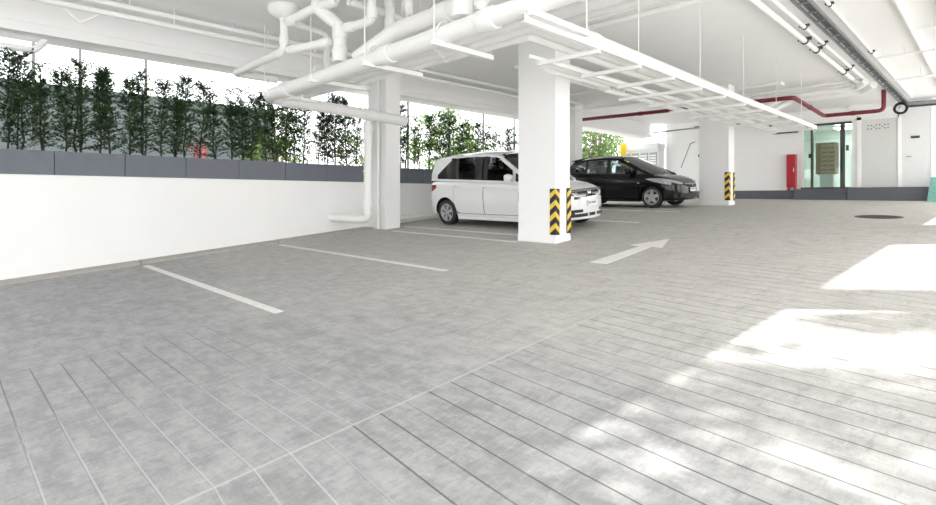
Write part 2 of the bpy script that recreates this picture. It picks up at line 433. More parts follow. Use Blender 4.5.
e = thing('ceiling_light', 'second lobby ceiling light deeper behind the glass entrance', 'ceiling light', (26.9, 4.3, 4.36))
obj('frame', MB().box(-.45,-.65,.02,.45,.65,.09), M['steelwhite'], e); obj('diffuser', MB().box(-.4,-.6,0,.4,.6,.02), M['lamp'], e)
# mailbox bank
mbx = thing('mailbox_bank', 'tan wooden bank of letter boxes behind the glass entrance', 'mailbox', (23.55, 4.62, 1.80))
bx = Vector(mbx.location)
part('cabinet_body', MB().box(23.42, 4.28, 2.36, 23.98, 4.90, 3.52), M['tandark'], mbx, base=bx)
part('stand', MB().box(23.60, 4.4, 1.80, 23.80, 4.8, 2.36), M['steelwhite'], mbx, base=bx)
for r in range(7):
    z = 2.38+r*.162
    for c in range(2):
        y = 4.285+c*.225
        dd = part('letter_door', MB().box(23.395, y, z, 23.42, y+.217, z+.152), M['tan'], mbx, base=bx)
        obj('letter_slot', MB().box(23.388-bx.x, y+.03-bx.y, z+.115-bx.z, 23.396-bx.x, y+.19-bx.y, z+.135-bx.z), M['black'], dd)
# dark lobby furniture further in
tag(obj('display_board', MB().box(27.86, 3.6, 2.9, 27.99, 4.2, 4.0), M['darkgrey']), 'dark framed board on the lobby wall behind the letter boxes', 'board')
tag(obj('wall_light', MB().lathe([(.0001,0),(.12,.02),(.10,.16),(.0001,.2)], 16, c=(27.85,5.6,3.7)), M['grey']), 'small grey lamp on the lobby wall above the letter boxes', 'wall lamp')
# pale panel with vent holes
pn = thing('utility_panel', 'large pale flat panel with three clusters of vent holes beside the entrance', 'panel', (FW-.03, 3.0, 1.84)); pb = Vector(pn.location)
part('frame', MB().box(FW-.07,3.44,1.84,FW,3.56,4.28).box(FW-.07,2.40,1.84,FW,2.44,4.28).box(FW-.07,2.40,4.19,FW,3.56,4.28), M['steelwhite'], pn, base=pb)
part('panel_leaf', MB().box(FW-.035,2.44,1.84,FW,3.44,4.19), M['louvre'], pn, base=pb)
for c in range(3):
    yc = 3.20-c*.23; mb = MB()
    for dy in (-.045,.045):
        for dz in (-.06,.06): mb.box(FW-.042, yc+dy-.018, 3.92+dz-.018, FW-.034, yc+dy+.018, 3.92+dz+.018)
    if c < 2: mb.box(FW-.042, yc-.135, 3.905, FW-.034, yc-.095, 3.935)
    part('vent_holes', mb, M['darkgrey'], pn, base=pb)
mb = MB(); mb.box(FW-.04, 1.60, 1.835, FW, 2.36, 4.50)
d2 = tag(obj('door_2', mb, M['doorwhite']), 'white service door with a small dark sign beside the pale panel', 'door', kind='structure')
base = d2.location
part('door_frame', MB().box(FW-.055,2.34,1.835,FW,2.40,4.55).box(FW-.055,1.56,1.835,FW,1.60,4.55).box(FW-.055,1.56,4.50,FW,2.40,4.55), M['wall'], d2, base=base)
part('door_sign', MB().box(FW-.052,1.87,3.45,FW-.04,2.10,3.53), M['darkgrey'], d2, base=base)
part('door_handle', MB().tube([(FW-.04,2.20,2.85),(FW-.09,2.20,2.85),(FW-.09,2.08,2.85)], .014, 8), M['grey'], d2, base=base)
# entrance canopy boxing above the door at right of it
struct('trim_3', MB().box(FW-.25, 1.55, 4.55, FW, 3.75, CEIL), M['wall'], 'white boxed soffit above the panel and the service door', 'trim')
# red hose cabinet
cab = thing('fire_cabinet', 'tall red fire hose cabinet on legs against the end wall beside the entrance', 'cabinet', (FW-.13, 5.56, 1.76)); cbp = Vector(cab.location)
part('cabinet_body', MB().cbox(FW-.24,5.41,1.88,FW-.01,5.71,3.10,.012), M['red'], cab, base=cbp)
part('cabinet_door', MB().cbox(FW-.258,5.425,1.91,FW-.24,5.695,3.07,.004), M['red'], cab, base=cbp)
part('handle', MB().box(FW-.275,5.45,2.45,FW-.258,5.47,2.6), M['chrome'], cab, base=cbp)
for y in (5.44, 5.66): part('leg', MB().box(FW-.22,y-.02,1.755,FW-.03,y+.02,1.88), M['red'], cab, base=cbp)
tag(obj('turquoise_screen', MB().add([(22.0,1.62,fl(22,1.5)),(22.0,.6,fl(22,.9)),(22.28,.6,2.2),(22.28,1.55,2.12),(22.1,1.62,fl(22,1.5)),(22.1,.6,fl(22,.9)),(22.34,.6,2.2),(22.34,1.55,2.12)], [(0,1,2,3),(4,7,6,5),(0,4,5,1),(1,5,6,2),(2,6,7,3),(3,7,4,0)]), M['turq']), 'turquoise sheet leaning at the end of the dark plinth', 'sheet')

# ------------------------------------------------------------------ pipes overhead
def pipe(name, pts, r, label, cat='pipe', mat='pipe', bend=None, collars=(), rods=(), group=None, n=14, clamps=(), ctop=CEIL):
    """one pipe run; collars / clamps / rods given as fractions along straight legs: (leg, u)"""
    pts = [(p[0],p[1],CEIL-.004) if p[2] == CEIL else p for p in pts]
    path = round_path(pts, bend if bend else r*2.2)
    mb = MB().tube(path, r, n)
    o = tag(obj(name, mb, M[mat], None, 50), label, cat, group); b = o.location
    P = [Vector(p) for p in pts]
    for (k, u) in collars:
        p = P[k].lerp(P[k+1], u); d = (P[k+1]-P[k]).normalized(); L = max(.05, r*1.1)
        part('coupling', MB().tube([p-d*L, p-d*L*.9, p+d*L*.9, p+d*L], [r*1.12, r*1.17, r*1.17, r*1.12], n), M[mat], o, 40, b)
    for (k, u) in rods:
        p = P[k].lerp(P[k+1], u)
        part('hanger_rod', MB().tube([(p.x,p.y,p.z+r*.9),(p.x,p.y,ctop)], .009, 6), M['steelwhite'], o, 40, b)
    for (k, u) in clamps:
        p = P[k].lerp(P[k+1], u); d = (P[k+1]-P[k]).normalized()
        part('clamp', MB().tube([p-d*.03, p+d*.03], r*1.35, 10).box(p.x-.03,p.y-r*2.2,p.z+r*.2,p.x+.03,p.y+r*2.2,min(p.z+r*1.2,ctop)), M['darkgrey'], o, 40, b)
    return o

pipe('drain_pipe', [(8.0,10.08,3.32),(4.58,10.12,3.45),(4.60,1.2,3.64)], .118, 'thick white drain pipe crossing the ceiling and turning along the hedge to the wall column', collars=[(0,.3),(0,.86),(1,.10),(1,.44),(1,.66)], bend=.34, n=18)
pipe('drain_pipe', [(4.80,7.25,3.70),(5.02,6.55,4.04),(5.10,1.2,4.14)], .128, 'thick white pipe above the main drain pipe, rising from a branch joint', collars=[(1,.2),(1,.5)], bend=.5, n=18)
pipe('down_pipe', [(6.58,BW-.006,1.03),(6.58,10.12,1.03),(6.98,10.12,1.0),(6.98,10.12,3.22)], .095, 'white pipe dropping beside the wall column and bending into the low wall', collars=[(2,.15),(2,.93)], bend=.2, n=16)
pipe('down_pipe', [(7.48,10.45,fl(7.48,10.4)+.02),(7.48,10.45,3.0),(7.48,10.45,CEIL)], .04, 'thin white pipe standing against the wall column behind the down pipe', collars=[(0,.2),(0,.6)])
pipe('soil_pipe', [(4.6,7.45,3.72),(4.6,7.45,4.22),(4.36,7.72,4.52),(4.36,7.72,CEIL)], .105, 'white soil pipe dropping into the drain pipe with an elbow to the slab', collars=[(0,.1),(0,.85)], bend=.2, n=16)
o = pipe('soil_pipe', [(4.2,8.54,CEIL),(4.2,8.54,3.95),(4.2,10.6,3.92),(5.05,10.6,3.92)], .068, 'white pipe dropping from a wide collar and turning toward the hedge beam', collars=[(0,.2),(0,.75),(1,.1)], bend=.12)
part('ceiling_collar', MB().lathe([(.07,4.50),(.12,4.50),(.24,4.58),(.27,4.66),(.25,4.70),(.07,4.70)], 24, c=(4.2,8.54,0)), M['pipe'], o, 40, o.location)
pipe('branch_pipe', [(4.28,8.54,4.46),(5.0,8.54,4.42),(5.0,8.54,3.62)], .055, 'slim white pipe running from the wide collar and dropping to the drain pipes', collars=[(0,.3),(1,.3)])
pipe('branch_pipe', [(4.23,8.45,3.96),(4.5,7.58,3.98)], .065, 'short white pipe linking the collar pipe to the soil pipe', collars=[(0,.15),(0,.85)])
pipe('branch_pipe', [(4.22,8.44,4.42),(4.3,7.9,4.5),(4.45,7.3,4.56)], .075, 'short white pipe from the wide collar rising toward the slab', collars=[(0,.2),(1,.8)])
pipe('soil_pipe', [(4.66,6.66,CEIL),(4.66,6.66,4.14),(4.62,7.33,4.16)], .072, 'white soil pipe with a bend beside the drain pipe elbow cluster', collars=[(0,.2),(0,.8),(1,.8)], bend=.12)
pipe('soil_pipe', [(4.95,6.15,CEIL),(4.95,6.15,4.26),(5.35,6.6,4.24)], .06, 'slim white trap pipe hanging above the second drain pipe', collars=[(0,.3),(1,.7)], bend=.1)
pipe('branch_pipe', [(5.3,6.7,4.42),(4.3,5.2,4.46),(3.95,5.0,4.5),(3.95,5.0,CEIL)], .06, 'slim white slanting pipe over the drain pipes near the slab', collars=[(0,.2),(0,.7)])
pipe('soil_pipe', [(4.6,4.68,3.72),(4.6,4.68,CEIL)], .115, 'fat upright white pipe standing on the drain pipe', collars=[(0,.12),(0,.6)], n=16)
pipe('branch_pipe', [(4.52,4.3,3.74),(4.3,3.5,4.3),(4.3,3.3,4.5),(4.3,3.3,CEIL)], .08, 'white slanting branch pipe leaving the drain pipe beside the fat upright', collars=[(0,.2),(0,.9)])
pipe('branch_pipe', [(3.6,6.6,4.5),(4.55,6.05,4.4),(4.9,5.2,4.3)], .07, 'white cranked pipe over the drain pipe before the fat upright', collars=[(0,.3),(1,.5)])
pipe('soil_pipe', [(5.04,6.72,4.10),(5.04,6.72,CEIL)], .075, 'upright white pipe standing on the second drain pipe near its branch joint', collars=[(0,.15),(0,.7)])
pipe('branch_pipe', [(4.48,7.02,4.47),(6.5,7.0,4.44),(6.5,7.0,CEIL)], .055, 'slim white pipe crossing above the second drain pipe and bending up beyond it', collars=[(0,.3),(0,.8)], bend=.1)
pipe('branch_pipe', [(4.75,5.55,4.46),(6.7,5.55,4.46),(6.7,5.55,CEIL)], .06, 'slim white pipe over the drain pipes bending up to the slab before the first column', collars=[(0,.25),(0,.7)], bend=.1)
pipe('branch_pipe', [(5.25,4.1,4.25),(5.9,4.4,4.40),(6.9,4.4,4.46)], .05, 'short slanting white pipe above the corner of the rack pipes', collars=[(1,.5)], rods=[(1,.8)])
# two slim service pipes on the hedge side
pipe('service_pipe', [(-1,10.0,4.56),(15.4,10.0,4.62)], .045, 'upper of two slim white service pipes along the hedge beam', rods=[(0,u) for u in (.10,.2,.3,.4,.5,.6,.7,.8)], collars=[(0,.165),(0,.45)])
pipe('service_pipe', [(-1,9.98,4.40),(15.4,9.98,4.42)], .045, 'lower of two slim white service pipes along the hedge beam', rods=[(0,u) for u in (.14,.24,.34,.44,.54)], collars=[(0,.3),(0,.52)])
pipe('hanger_bracket', [(1.42,9.94,4.33),(1.62,9.94,4.16),(1.84,9.94,4.33)], .018, 'white V shaped bracket hanging from the two service pipes', 'bracket', 'steelwhite', bend=.02)
pipe('gutter_pipe', [(-.6,11.2,3.90),(1.20,11.2,3.90),(1.36,11.2,4.10)], .055, 'grey gutter pipe hung under the edge beam at the street end', bend=.05)
# rack: rails, rungs, rods; three pipes on it
rk = thing('pipe_rack', 'long white hanging pipe rack over the aisle before the columns', 'pipe rack', (10.8, 4.0, 3.40)); rb = Vector(rk.location)
for y, nm in ((3.58, 'rail'), (4.44, 'rail')):
    if y < 4: mb = MB().box(4.42,y-.03,3.355,17.1,y+.03,3.365).box(4.42,y-.03,3.365,17.1,y-.02,3.445).box(4.42,y-.03,3.445,17.1,y+.03,3.455)
    else: mb = MB().box(5.6,y-.02,3.355,16.9,y+.02,3.40)
    part(nm, mb, M['steelwhite'], rk, base=rb)
for i in range(11):
    a = 5.9+i*1.08
    part('rung', MB().box(a-.025,3.55,3.305,a+.025,5.08 if i not in (0, 1, 2, 9) else 4.5,3.355), M['steelwhite'], rk, base=rb)
    if i % 2 == 1: part('hanger_rod', MB().tube([(a,3.58,3.455),(a,3.58,CEIL)], .006, 6), M['steelwhite'], rk, base=rb)
for i, (aa, bb, r, lab) in enumerate(((4.86,3.76,.085,'outer'),(5.10,3.99,.075,'middle'),(5.33,4.21,.062,'inner'))):
    pipe('rack_pipe', [(aa,9.9,3.475+r),(aa,bb,3.475+r),(aa+.06,bb,3.475+r),(16.7-i*.5,bb,3.365+r)], r, '%s of three white pipes that bend from the drain pipe supports onto the rack' % lab, collars=[(0,.35),(0,.72),(2,.10),(2,.5)], bend=.16+.02*i)
pipe('rack_pipe', [(6.2,4.60,3.43),(17.2,4.60,3.40)], .07, 'white pipe riding on the inner end of the rack rungs', collars=[(0,.3),(0,.6)])
pipe('rack_pipe', [(6.4,4.80,3.41),(8.3,4.80,3.41),(8.3,4.98,3.41),(15.0,4.98,3.41)], .05, 'slim white pipe beside the rack just clear of the parking columns', collars=[(0,.5),(2,.3),(2,.7)])
for i, b in enumerate((3.45, 4.98, 6.48, 8.02, 9.75)):
    sp = thing('pipe_support', ['support bar under the drain pipe where the rack begins','support bar under the drain pipe, next inward from the rack','support bar under the drain pipe, middle one of five','support bar under the drain pipe, second from the hedge','support bar under the drain pipe, closest to the hedge'][i], 'pipe support', (4.9, b, 3.40), 'white support bars under the drain pipe')
    sb = Vector(sp.location); zt = 3.47
    part('bar', MB().box(4.38,b-.03,zt-.075,5.48,b+.03,zt-.01), M['steelwhite'], sp, base=sb)
    for a in (4.41, 5.45): part('rod', MB().tube([(a,b,zt-.01),(a,b,CEIL)], .009, 6), M['steelwhite'], sp, base=sb)
    part('pipe_clip', MB().tube([(4.6+.14*math.cos(t), b, 3.47+.105+.14*math.sin(t)) for t in [PI*k/10 for k in range(11)]], .012, 6), M['steelwhite'], sp, base=sb)
# ceiling runs that cross behind the rack and turn toward the end wall
for i, (aa, bb, r, far, lab) in enumerate(((7.35,2.20,.10,None,'thick white ceiling pipe crossing the aisle, closest to the street'),(7.72,2.30,.09,None,'thick white ceiling pipe crossing the aisle, second from the street'),(8.08,2.52,.05,17.25,'slim white ceiling pipe turning along the aisle beside the cable ladder'),(8.42,2.72,.07,17.65,'white ceiling pipe turning along the aisle, outer of the two'))):
    z = CEIL-.06-r
    if far: pts = [(aa,6.6,z),(aa,bb,z),(far,bb,z),(far,5.6,z-.05)]
    else: pts = [(aa,6.6,z),(aa,bb,z),(aa-.6,bb-.5,z)]
    pipe('ceiling_pipe', pts, r if not far else r*.75, lab, collars=[(0,.2),(0,.75)], clamps=[(1,.22+.06*i),(1,.5),(1,.8)] if far else [], bend=.2)
pipe('ceiling_pipe', [(17.2,6.4,4.02),(17.2,5.0,4.04),(17.45,4.45,4.38),(17.45,2.75,4.40),(17.0,2.45,4.48)], .08, 'white pipe in the bundle behind the second column, curling under the cable ladder', collars=[(0,.3)], bend=.3)
pipe('ceiling_pipe', [(17.6,6.4,3.98),(17.6,5.0,4.0),(17.95,4.35,4.35),(17.95,2.65,4.38),(17.5,2.35,4.46)], .09, 'lowest white pipe of the bundle behind the second column', collars=[(0,.5)], bend=.3)
pipe('ceiling_pipe', [(19.3,7.5,4.55),(19.3,2.9,4.55)], .05, 'slim white pipe crossing ahead of the red pipe near the entrance', rods=[(0,.3),(0,.6)])
pipe('sprinkler_pipe', [(14.4,1.9,4.50),(14.4,.3,4.50)], .025, 'thin white sprinkler line leaving the cable ladder toward the open side', rods=[(0,.1),(0,.3)])
pipe('sprinkler_pipe', [(17.2,1.9,4.46),(17.2,.2,4.46)], .03, 'thin white sprinkler line crossing under the ceiling near the entrance', rods=[(0,.1),(0,.3)])
pipe('ceiling_pipe', [(3.4,1.98,4.655),(21.8,1.98,4.655)], .028, 'slim white conduit beside the grey cable ladder on the open side', clamps=[(0,.38),(0,.6)])
pipe('ceiling_pipe', [(5.0,1.17,4.63),(20.5,1.17,4.63)], .05, 'white ceiling pipe running alone toward the service door', clamps=[(0,.35)], collars=[(0,.5),(0,.75)])
pipe('ceiling_pipe', [(5.0,.62,4.58),(20.0,.62,4.58)], .085, 'fat white ceiling pipe at the open side of the aisle', clamps=[(0,.3)])
pipe('sprinkler_pipe', [(12.9,1.11,4.63),(12.9,.72,4.61)], .02, 'tiny white branch linking the two open side ceiling pipes')
# grey cable ladder
lad = thing('cable_ladder', 'grey cable ladder fixed along the ceiling toward the service door', 'cable ladder', (12.5, 2.24, 4.6)); lb = Vector(lad.location)
for y in (2.14, 2.34): part('rail', MB().box(3.2,y-.012,4.60,22.6,y+.012,4.66), M['grey'], lad, base=lb)
for k in range(33): part('rung', MB().box(3.3+k*.6,2.152,4.61,3.33+k*.6,2.328,4.64), M['grey'], lad, base=lb)
part('cables', MB().tube([(3.2,2.22,4.65),(22.6,2.22,4.65)], .025, 8).tube([(3.2,2.27,4.648),(22.6,2.27,4.648)], .02, 8), M['darkgrey'], lad, 50, lb)
tag(obj('hanging_cable_coil', MB().tube([(22.35+.02*math.sin(5*t), 2.30+.16*math.cos(t), 4.40+.16*math.sin(t)) for t in [2*PI*k/28 for k in range(29)]], .04, 10, False), M['black'], None, 60), 'black ring of coiled cable hanging at the end of the ladder', 'cable coil')
pipe('ceiling_cable_bundle', [(22.5,2.2,4.55),(22.5,.4,4.52)], .06, 'grey cable bundle running sideways above the service door', 'cable', 'grey')
pipe('ceiling_cable_bundle', [(22.6,2.2,4.47),(22.6,.4,4.45)], .035, 'thinner dark cable under the grey bundle above the service door', 'cable', 'darkgrey')
# red fire main
pipe('fire_pipe', [(16.5,10.8,4.28),(16.5,3.96,4.20),(20,3.96,4.08),(20,2.45,4.08),(20,2.45,CEIL)], .06, 'dark red fire main crossing behind the second column and turning to the entrance', mat='redpipe', collars=[(0,.35),(0,.6),(1,.5),(2,.5)], bend=.15)
pipe('fire_pipe', [(16.57,6.75,4.25),(17.6,6.75,4.20)], .035, 'short dark red branch of the fire main by the second column', mat='redpipe')
pipe('wall_conduit', [(22.9,9.2,4.46),(22.9,6.33,4.38),(22.9,6.16,3.96),(22.9,5.36,3.96)], .045, 'dark brown conduit stepping down along the end wall to the entrance', 'conduit', 'brown', bend=.06)
pipe('ceiling_conduit', [(21.6,10.5,4.22),(21.6,8.2,4.28),(21.0,7.2,4.3)], .03, 'dark grey conduit under the ceiling behind the black car', 'conduit', 'grey', bend=.1)
for a, b1, w in ((12.3, 7.0, 'nearer'), (13.4, 7.3, 'further')):
    pipe('sprinkler_pipe', [(a,9.9,4.52),(a,b1,4.52),(a,b1,4.25)], .022, 'thin white sprinkler drop line between the columns, the %s of two' % w, bend=.03, rods=[(0,.3),(0,.7)])
pipe('ceiling_pipe', [(9.5,7.9,4.5),(16.2,7.9,4.5)], .04, 'slim white pipe above the parked cars along the middle of the bay', rods=[(0,.2),(0,.5),(0,.8)])
pipe('wall_pipe', [(8.05,10.85,fl(8,10.8)+.14),(12.5,10.85,fl(12.5,10.8)+.14)], .06, 'white pipe lying along the wall foot behind the white car', collars=[(0,.1),(0,.4)])
tag(obj('wall_fitting', MB().lathe([(.0001,-.09),(.06,-.09),(.06,0),(.0001,0)], 16, 'x', (FW,9.0,3.25)), M['black']), 'small black fitting on the end wall beside the second column', 'fitting')
pipe('wall_stay_rod', [(22.6,9.65,2.75),(22.6,9.25,3.75),(22.95,9.2,3.85)], .015, 'thin diagonal rod on the end wall above the black car', 'rod', 'darkgrey', bend=.05)

# ------------------------------------------------------------------ planters and shrubs
ORD = 'first second third fourth fifth sixth seventh eighth ninth tenth eleventh twelfth thirteenth fourteenth fifteenth sixteenth seventeenth eighteenth nineteenth twentieth'.split()
PL = [(-.56+k, .99) for k in range(8)]+[(8.02, .30)]+[(8.34+k, .99) for k in range(7)]
for k, (a, w) in enumerate(PL):
    if k < 8: lab = 'slate grey planter box on the low wall, %s of eight before the wall column' % ORD[k]
    elif k == 8: lab = 'short pale planter end box on the wall just past the wall column'
    elif k < 16: lab = 'slate grey planter box behind the white car, %s past the wall column' % ORD[k-9]
    else: lab = 'slate grey planter box past the second wall column, %s in its row' % ORD[k-16]
    p = thing('planter_box', lab, 'planter', (a+w/2, 11.2, 1.865), 'slate grey planter boxes on the low wall')
    hw = w/2
    mb = MB(); mb.box(-hw,-.22,0,hw,-.195,.39); mb.box(-hw,.195,0,hw,.22,.39); mb.box(-hw,-.195,0,-hw+.025,.195,.39); mb.box(hw-.025,-.195,0,hw,.195,.39); mb.box(-hw+.025,-.195,0,hw-.025,.195,.02)
    obj('box', mb, M['planter'] if k != 8 else M['wall'], p)
    obj('soil', MB().box(-hw+.025,-.195,.02,hw-.025,.195,.36), M['soil'], p)

def leaf_quads(mb, p, d, L, W, rng):
    d = d.normalized(); up = Vector((rng.uniform(-1,1), rng.uniform(-1,1), rng.uniform(-.2,1)))
    sx = d.cross(up)
    if sx.length < 1e-3: return
    sx.normalize(); nn = sx.cross(d)
    m = p+d*L*.5+nn*L*.06; t = p+d*L
    mb.add([p, m+sx*W/2, t, m-sx*W/2], [(0,1,2,3)])

def shrub_meshes(seed, h, rad, nl, size, dens=1.0):
    rng = random.Random(seed); st, lf = MB(), MB()
    nst = rng.choice((1, 2))
    for q in range(nst):
        x, y = rng.uniform(-.05,.05)*(q > 0), rng.uniform(-.04,.04)*(q > 0)
        pts = [Vector((x,y,0))]; hh = h*(1 if q == 0 else rng.uniform(.6,.85))
        for i in range(6): pts.append(Vector((x+rng.uniform(-.03,.03), y+rng.uniform(-.03,.03), hh*(i+1)/6)))
        st.tube(pts, [.017-.002*i for i in range(7)], 6)
        nb = int(nl/nst/9)
        for k in range(nb):
            u = rng.random()**.8; z = hh*(.04+.96*u); i = min(int(z/hh*6), 5); f = z/hh*6-i
            base = pts[i].lerp(pts[i+1], f)
            r = rad*(1.05-.45*u*u)*rng.uniform(.4,1.15); an = rng.uniform(0, 2*PI)
            tip = base+Vector((math.cos(an)*r, math.sin(an)*r*.9, rng.uniform(.02,.16)))
            st.tube([base, tip], [.004,.002], 3, False)
            for j in range(9):
                p = base.lerp(tip, rng.uniform(.25,1.05)); dv = (tip-base).normalized()+Vector((rng.uniform(-1,1),rng.uniform(-1,1),rng.uniform(-.8,.8)))
                leaf_quads(lf, p, dv, size*rng.uniform(.6,1.2), size*rng.uniform(.35,.5), rng)
    return st, lf
PROT = []
for v in range(6):
    st, lf = shrub_meshes(100+v, 1.58, .25, [2100,1700,2300,1900,1600,2200][v], .058)
    PROT.append((make_mesh('shrub_stem', st, M['bark'], 60), make_mesh('shrub_foliage', lf, M['leaf'] if v % 3 else M['leaf'])))
PROTL = []
for v in range(3):
    st, lf = shrub_meshes(200+v, 1.60, .20, [760,520,640][v], .062)
    PROTL.append((make_mesh('shrub_stem', st, M['bark'], 60), make_mesh('shrub_foliage', lf, M['leafl'])))
spots = []
rng = random.Random(5)
for k, (a, w) in enumerate(PL):
    if k == 8: continue
    nj = 4
    for j in range(nj): spots.append((a+w*(j+.5)/nj+rng.uniform(-.07,.07), k, j))
row = [0,0,0]
NUMS = lambda n: ORD[n-1] if n <= 20 else 'thirtieth' if n == 30 else ('twenty-' if n < 30 else 'thirty-')+ORD[n%10-1]
for (a, k, j) in spots:
    sec = 0 if k < 8 else 1 if k < 16 else 2
    row[sec] += 1
    lab = ['slender dark green shrub in the planters before the wall column, %s from the street', 'slender thin leaved shrub in the planters past the wall column, %s in its row', 'slender shrub in the planters past the second wall column, %s in its row'][sec] % NUMS(row[sec])
    sh = thing('hedge_shrub', lab, 'shrub', (a, 11.2+rng.uniform(-.07,.07), 2.225), ['shrubs in the planters before the wall column','shrubs in the planters past the wall column','shrubs past the second wall column'][sec])
    sh.rotation_euler = (rng.uniform(-.05,.05), rng.uniform(-.06,.06), rng.uniform(0, 2*PI))
    sc = rng.uniform(.84, 1.03) if sec == 0 else rng.uniform(.85,1.05)
    sh.scale = (sc*rng.uniform(.9,1.15), sc, sc)
    if sec == 0: st, lf = PROT[rng.randrange(6)]
    else: st, lf = PROTL[rng.randrange(3)] if rng.random() < .65 else PROT[4]
    for nm, me in (('stem', st), ('foliage', lf)):
        o = bpy.data.objects.new(nm, me); C.objects.link(o); o.parent = sh
# posts between planters and beam
for a, lab in ((1.22,'first'),(1.86,'second'),(2.88,'third')):
    tag(obj('facade_post', MB().box(a-.022,11.44,1.865,a+.022,11.485,4.10), M['postgrey']), 'thin grey post rising behind the hedge to the edge beam, %s from the street' % lab, 'post')
for k in range(4):
    a = 9.2+k*1.5
    tag(obj('facade_post', MB().box(a-.022,11.44,1.865,a+.022,11.485,4.10), M['grey']), 'thin post behind the thin hedge past the wall column, %s in its row' % ORD[k], 'post')

# ------------------------------------------------------------------ outside, beyond the hedge
struct('ground', MB().box(-20, 11.56, .9, 45, 40, 1.2), M['outground'], 'pale paved ground beyond the hedge', 'ground')
b = thing('neighbour_wall', 'grey green boundary wall with a dark capping beyond the hedge', 'wall', (2, 16, 1.2))
obj('wall_face', MB().box(-14,0,0,5.5,.3,2.75), M['neighbour'], b); obj('capping', MB().box(-14,-.06,2.75,5.5,.36,2.98), M['neighbourroof'], b)
for k in range(7): obj('pier', MB().box(-13+k*3,-.12,0,-12.7+k*3,0,2.75), M['neighbour'], b)
def tree(name, loc, th, cr, n, ls, mat, label, seed, tr=.12, barkm='bark2'):
    rng = random.Random(seed); e = thing(name, label, 'tree', loc)
    top = Vector((0,0,th)); mb = MB().tube([(0,0,0),(.05,.03,th*.5),(0,0,th)], [tr, tr*.8, tr*.6], 10)
    lf = MB(); cl = []
    for k in range(max(10, n//90)):
        while True:
            v = Vector((rng.uniform(-1,1), rng.uniform(-1,1), rng.uniform(-1,1)))
            if v.length < 1: break
        c = top+Vector((v.x*cr[0], v.y*cr[1], cr[2]*.75+v.z*cr[2])); cl.append(c)
        mb.tube([top*rng.uniform(.75,1), top.lerp(c,.5)+Vector((0,0,.1)), c], [tr*.3, tr*.15, .01], 5, False)
    for k in range(n):
        c = rng.choice(cl); p = c+Vector((rng.gauss(0,.27), rng.gauss(0,.27), rng.gauss(0,.22)))*(max(cr)/2.2)
        leaf_quads(lf, p, Vector((rng.uniform(-1,1), rng.uniform(-1,1), rng.uniform(-1,.4))), ls*rng.uniform(.7,1.3), ls*rng.uniform(.4,.6), rng)
    obj('trunk', mb, M[barkm], e, 60); obj('crown', lf, M[mat], e)
    return e
tree('garden_tree', (27.5,16.6,1.2), 2.0, (2.2,1.6,2.5), 5600, .20, 'leaft', 'leafy green tree outside the opening above the black car', 11)
tree('garden_tree', (17.6,18.8,1.2), 1.5, (1.9,1.6,1.8), 3000, .20, 'leaft', 'green tree outside, behind the grey wall column past the white car', 12)
tree('garden_tree', (12.5,18.0,1.2), 1.2, (1.6,1.4,1.3), 1300, .15, 'leafl', 'yellow green young tree outside behind the white car', 13)
tree('garden_tree', (8.2,18.6,1.2), 1.1, (1.6,1.4,1.2), 1400, .15, 'leafl', 'yellow green bush tree outside past the wall column', 14)
tree('garden_tree', (6.9,14.6,1.2), 1.0, (1.2,.9,1.0), 1300, .13, 'leafl', 'low light green tree outside behind the bent drain pipe', 15)
tree('garden_tree', (4.9,14.0,1.2), .7, (.9,.7,.5), 420, .10, 'flower', 'red leaved bush outside behind the hedge near the drain pipe', 16)
bn = thing('banner', 'tall yellow banner hanging outside above the black car', 'banner', (21.9, 12.0, 1.2)); bb = Vector(bn.location)
part('pole', MB().tube([(21.9,12.06,1.2),(21.9,12.06,4.05)], .025, 8), M['grey'], bn, 60, bb)
part('cloth', MB().loft([[(21.72+.02*math.sin(3*z),12.0,z),(22.3,12.0+.04*math.sin(4*z),z),(22.3,12.015+.04*math.sin(4*z),z),(21.72+.02*math.sin(3*z),12.015,z)] for z in [1.7+.2*i for i in range(12)]]), M['yellowcloth'], bn, 60, bb)
hut = thing('shuttered_hut', 'white bay with shuttered windows and a cornice at the corner behind the black car', 'hut', (23.1, 11.6, 1.2)); hb = Vector(hut.location)
part('wall_box', MB().box(22.42,10.56,1.2,22.98,12.3,3.62), M['hut'], hut, base=hb)
part('cornice', MB().box(22.28,10.52,3.62,22.98,12.45,3.86).box(22.35,10.54,3.54,22.98,12.38,3.62), M['hut'], hut, base=hb)
for k in range(4):
    w = part('shutter', MB().box(22.39,10.64+k*.42,2.0,22.42,10.98+k*.42,3.46), M['grey'], hut, base=hb)
    mb = MB()
    for q in range(12): mb.box(22.375,10.66+k*.42,2.03+q*.115,22.392,10.96+k*.42,2.10+q*.115)
    part('slat', mb, M['hut'], w, base=hb)
# trees on the sunny side: they dapple the drive
tree('street_tree', (9.4,-5.6,.6), 6.2, (.8,1.1,1.1), 700, .24, 'leaft', 'slim street tree on the sunny side of the drive', 21, .12)
tree('street_tree', (5.3,-5.3,.2), 5.9, (2.2,1.9,1.9), 3400, .25, 'leaft', 'broad street tree on the sunny side of the drive', 22, .16)

# ------------------------------------------------------------------ cars
def interp(tab, x):
    if x <= tab[0][0]: return tab[0][1]
    for (x0, y0), (x1, y1) in zip(tab, tab[1:]):
        if x <= x1:
            t = (x-x0)/(x1-x0); return y0+(y1-y0)*t
    return tab[-1][1]
def smooth_tab(tab, n=60):
    """Catmull style smoothing of a profile table"""
    xs = [tab[0][0]+(tab[-1][0]-tab[0][0])*i/n for i in range(n+1)]
    ys = [interp(tab, x) for x in xs]
    for _ in range(3): ys = [ys[0]]+[(ys[i-1]+2*ys[i]+ys[i+1])/4 for i in range(1, n)]+[ys[-1]]
    return list(zip(xs, ys))

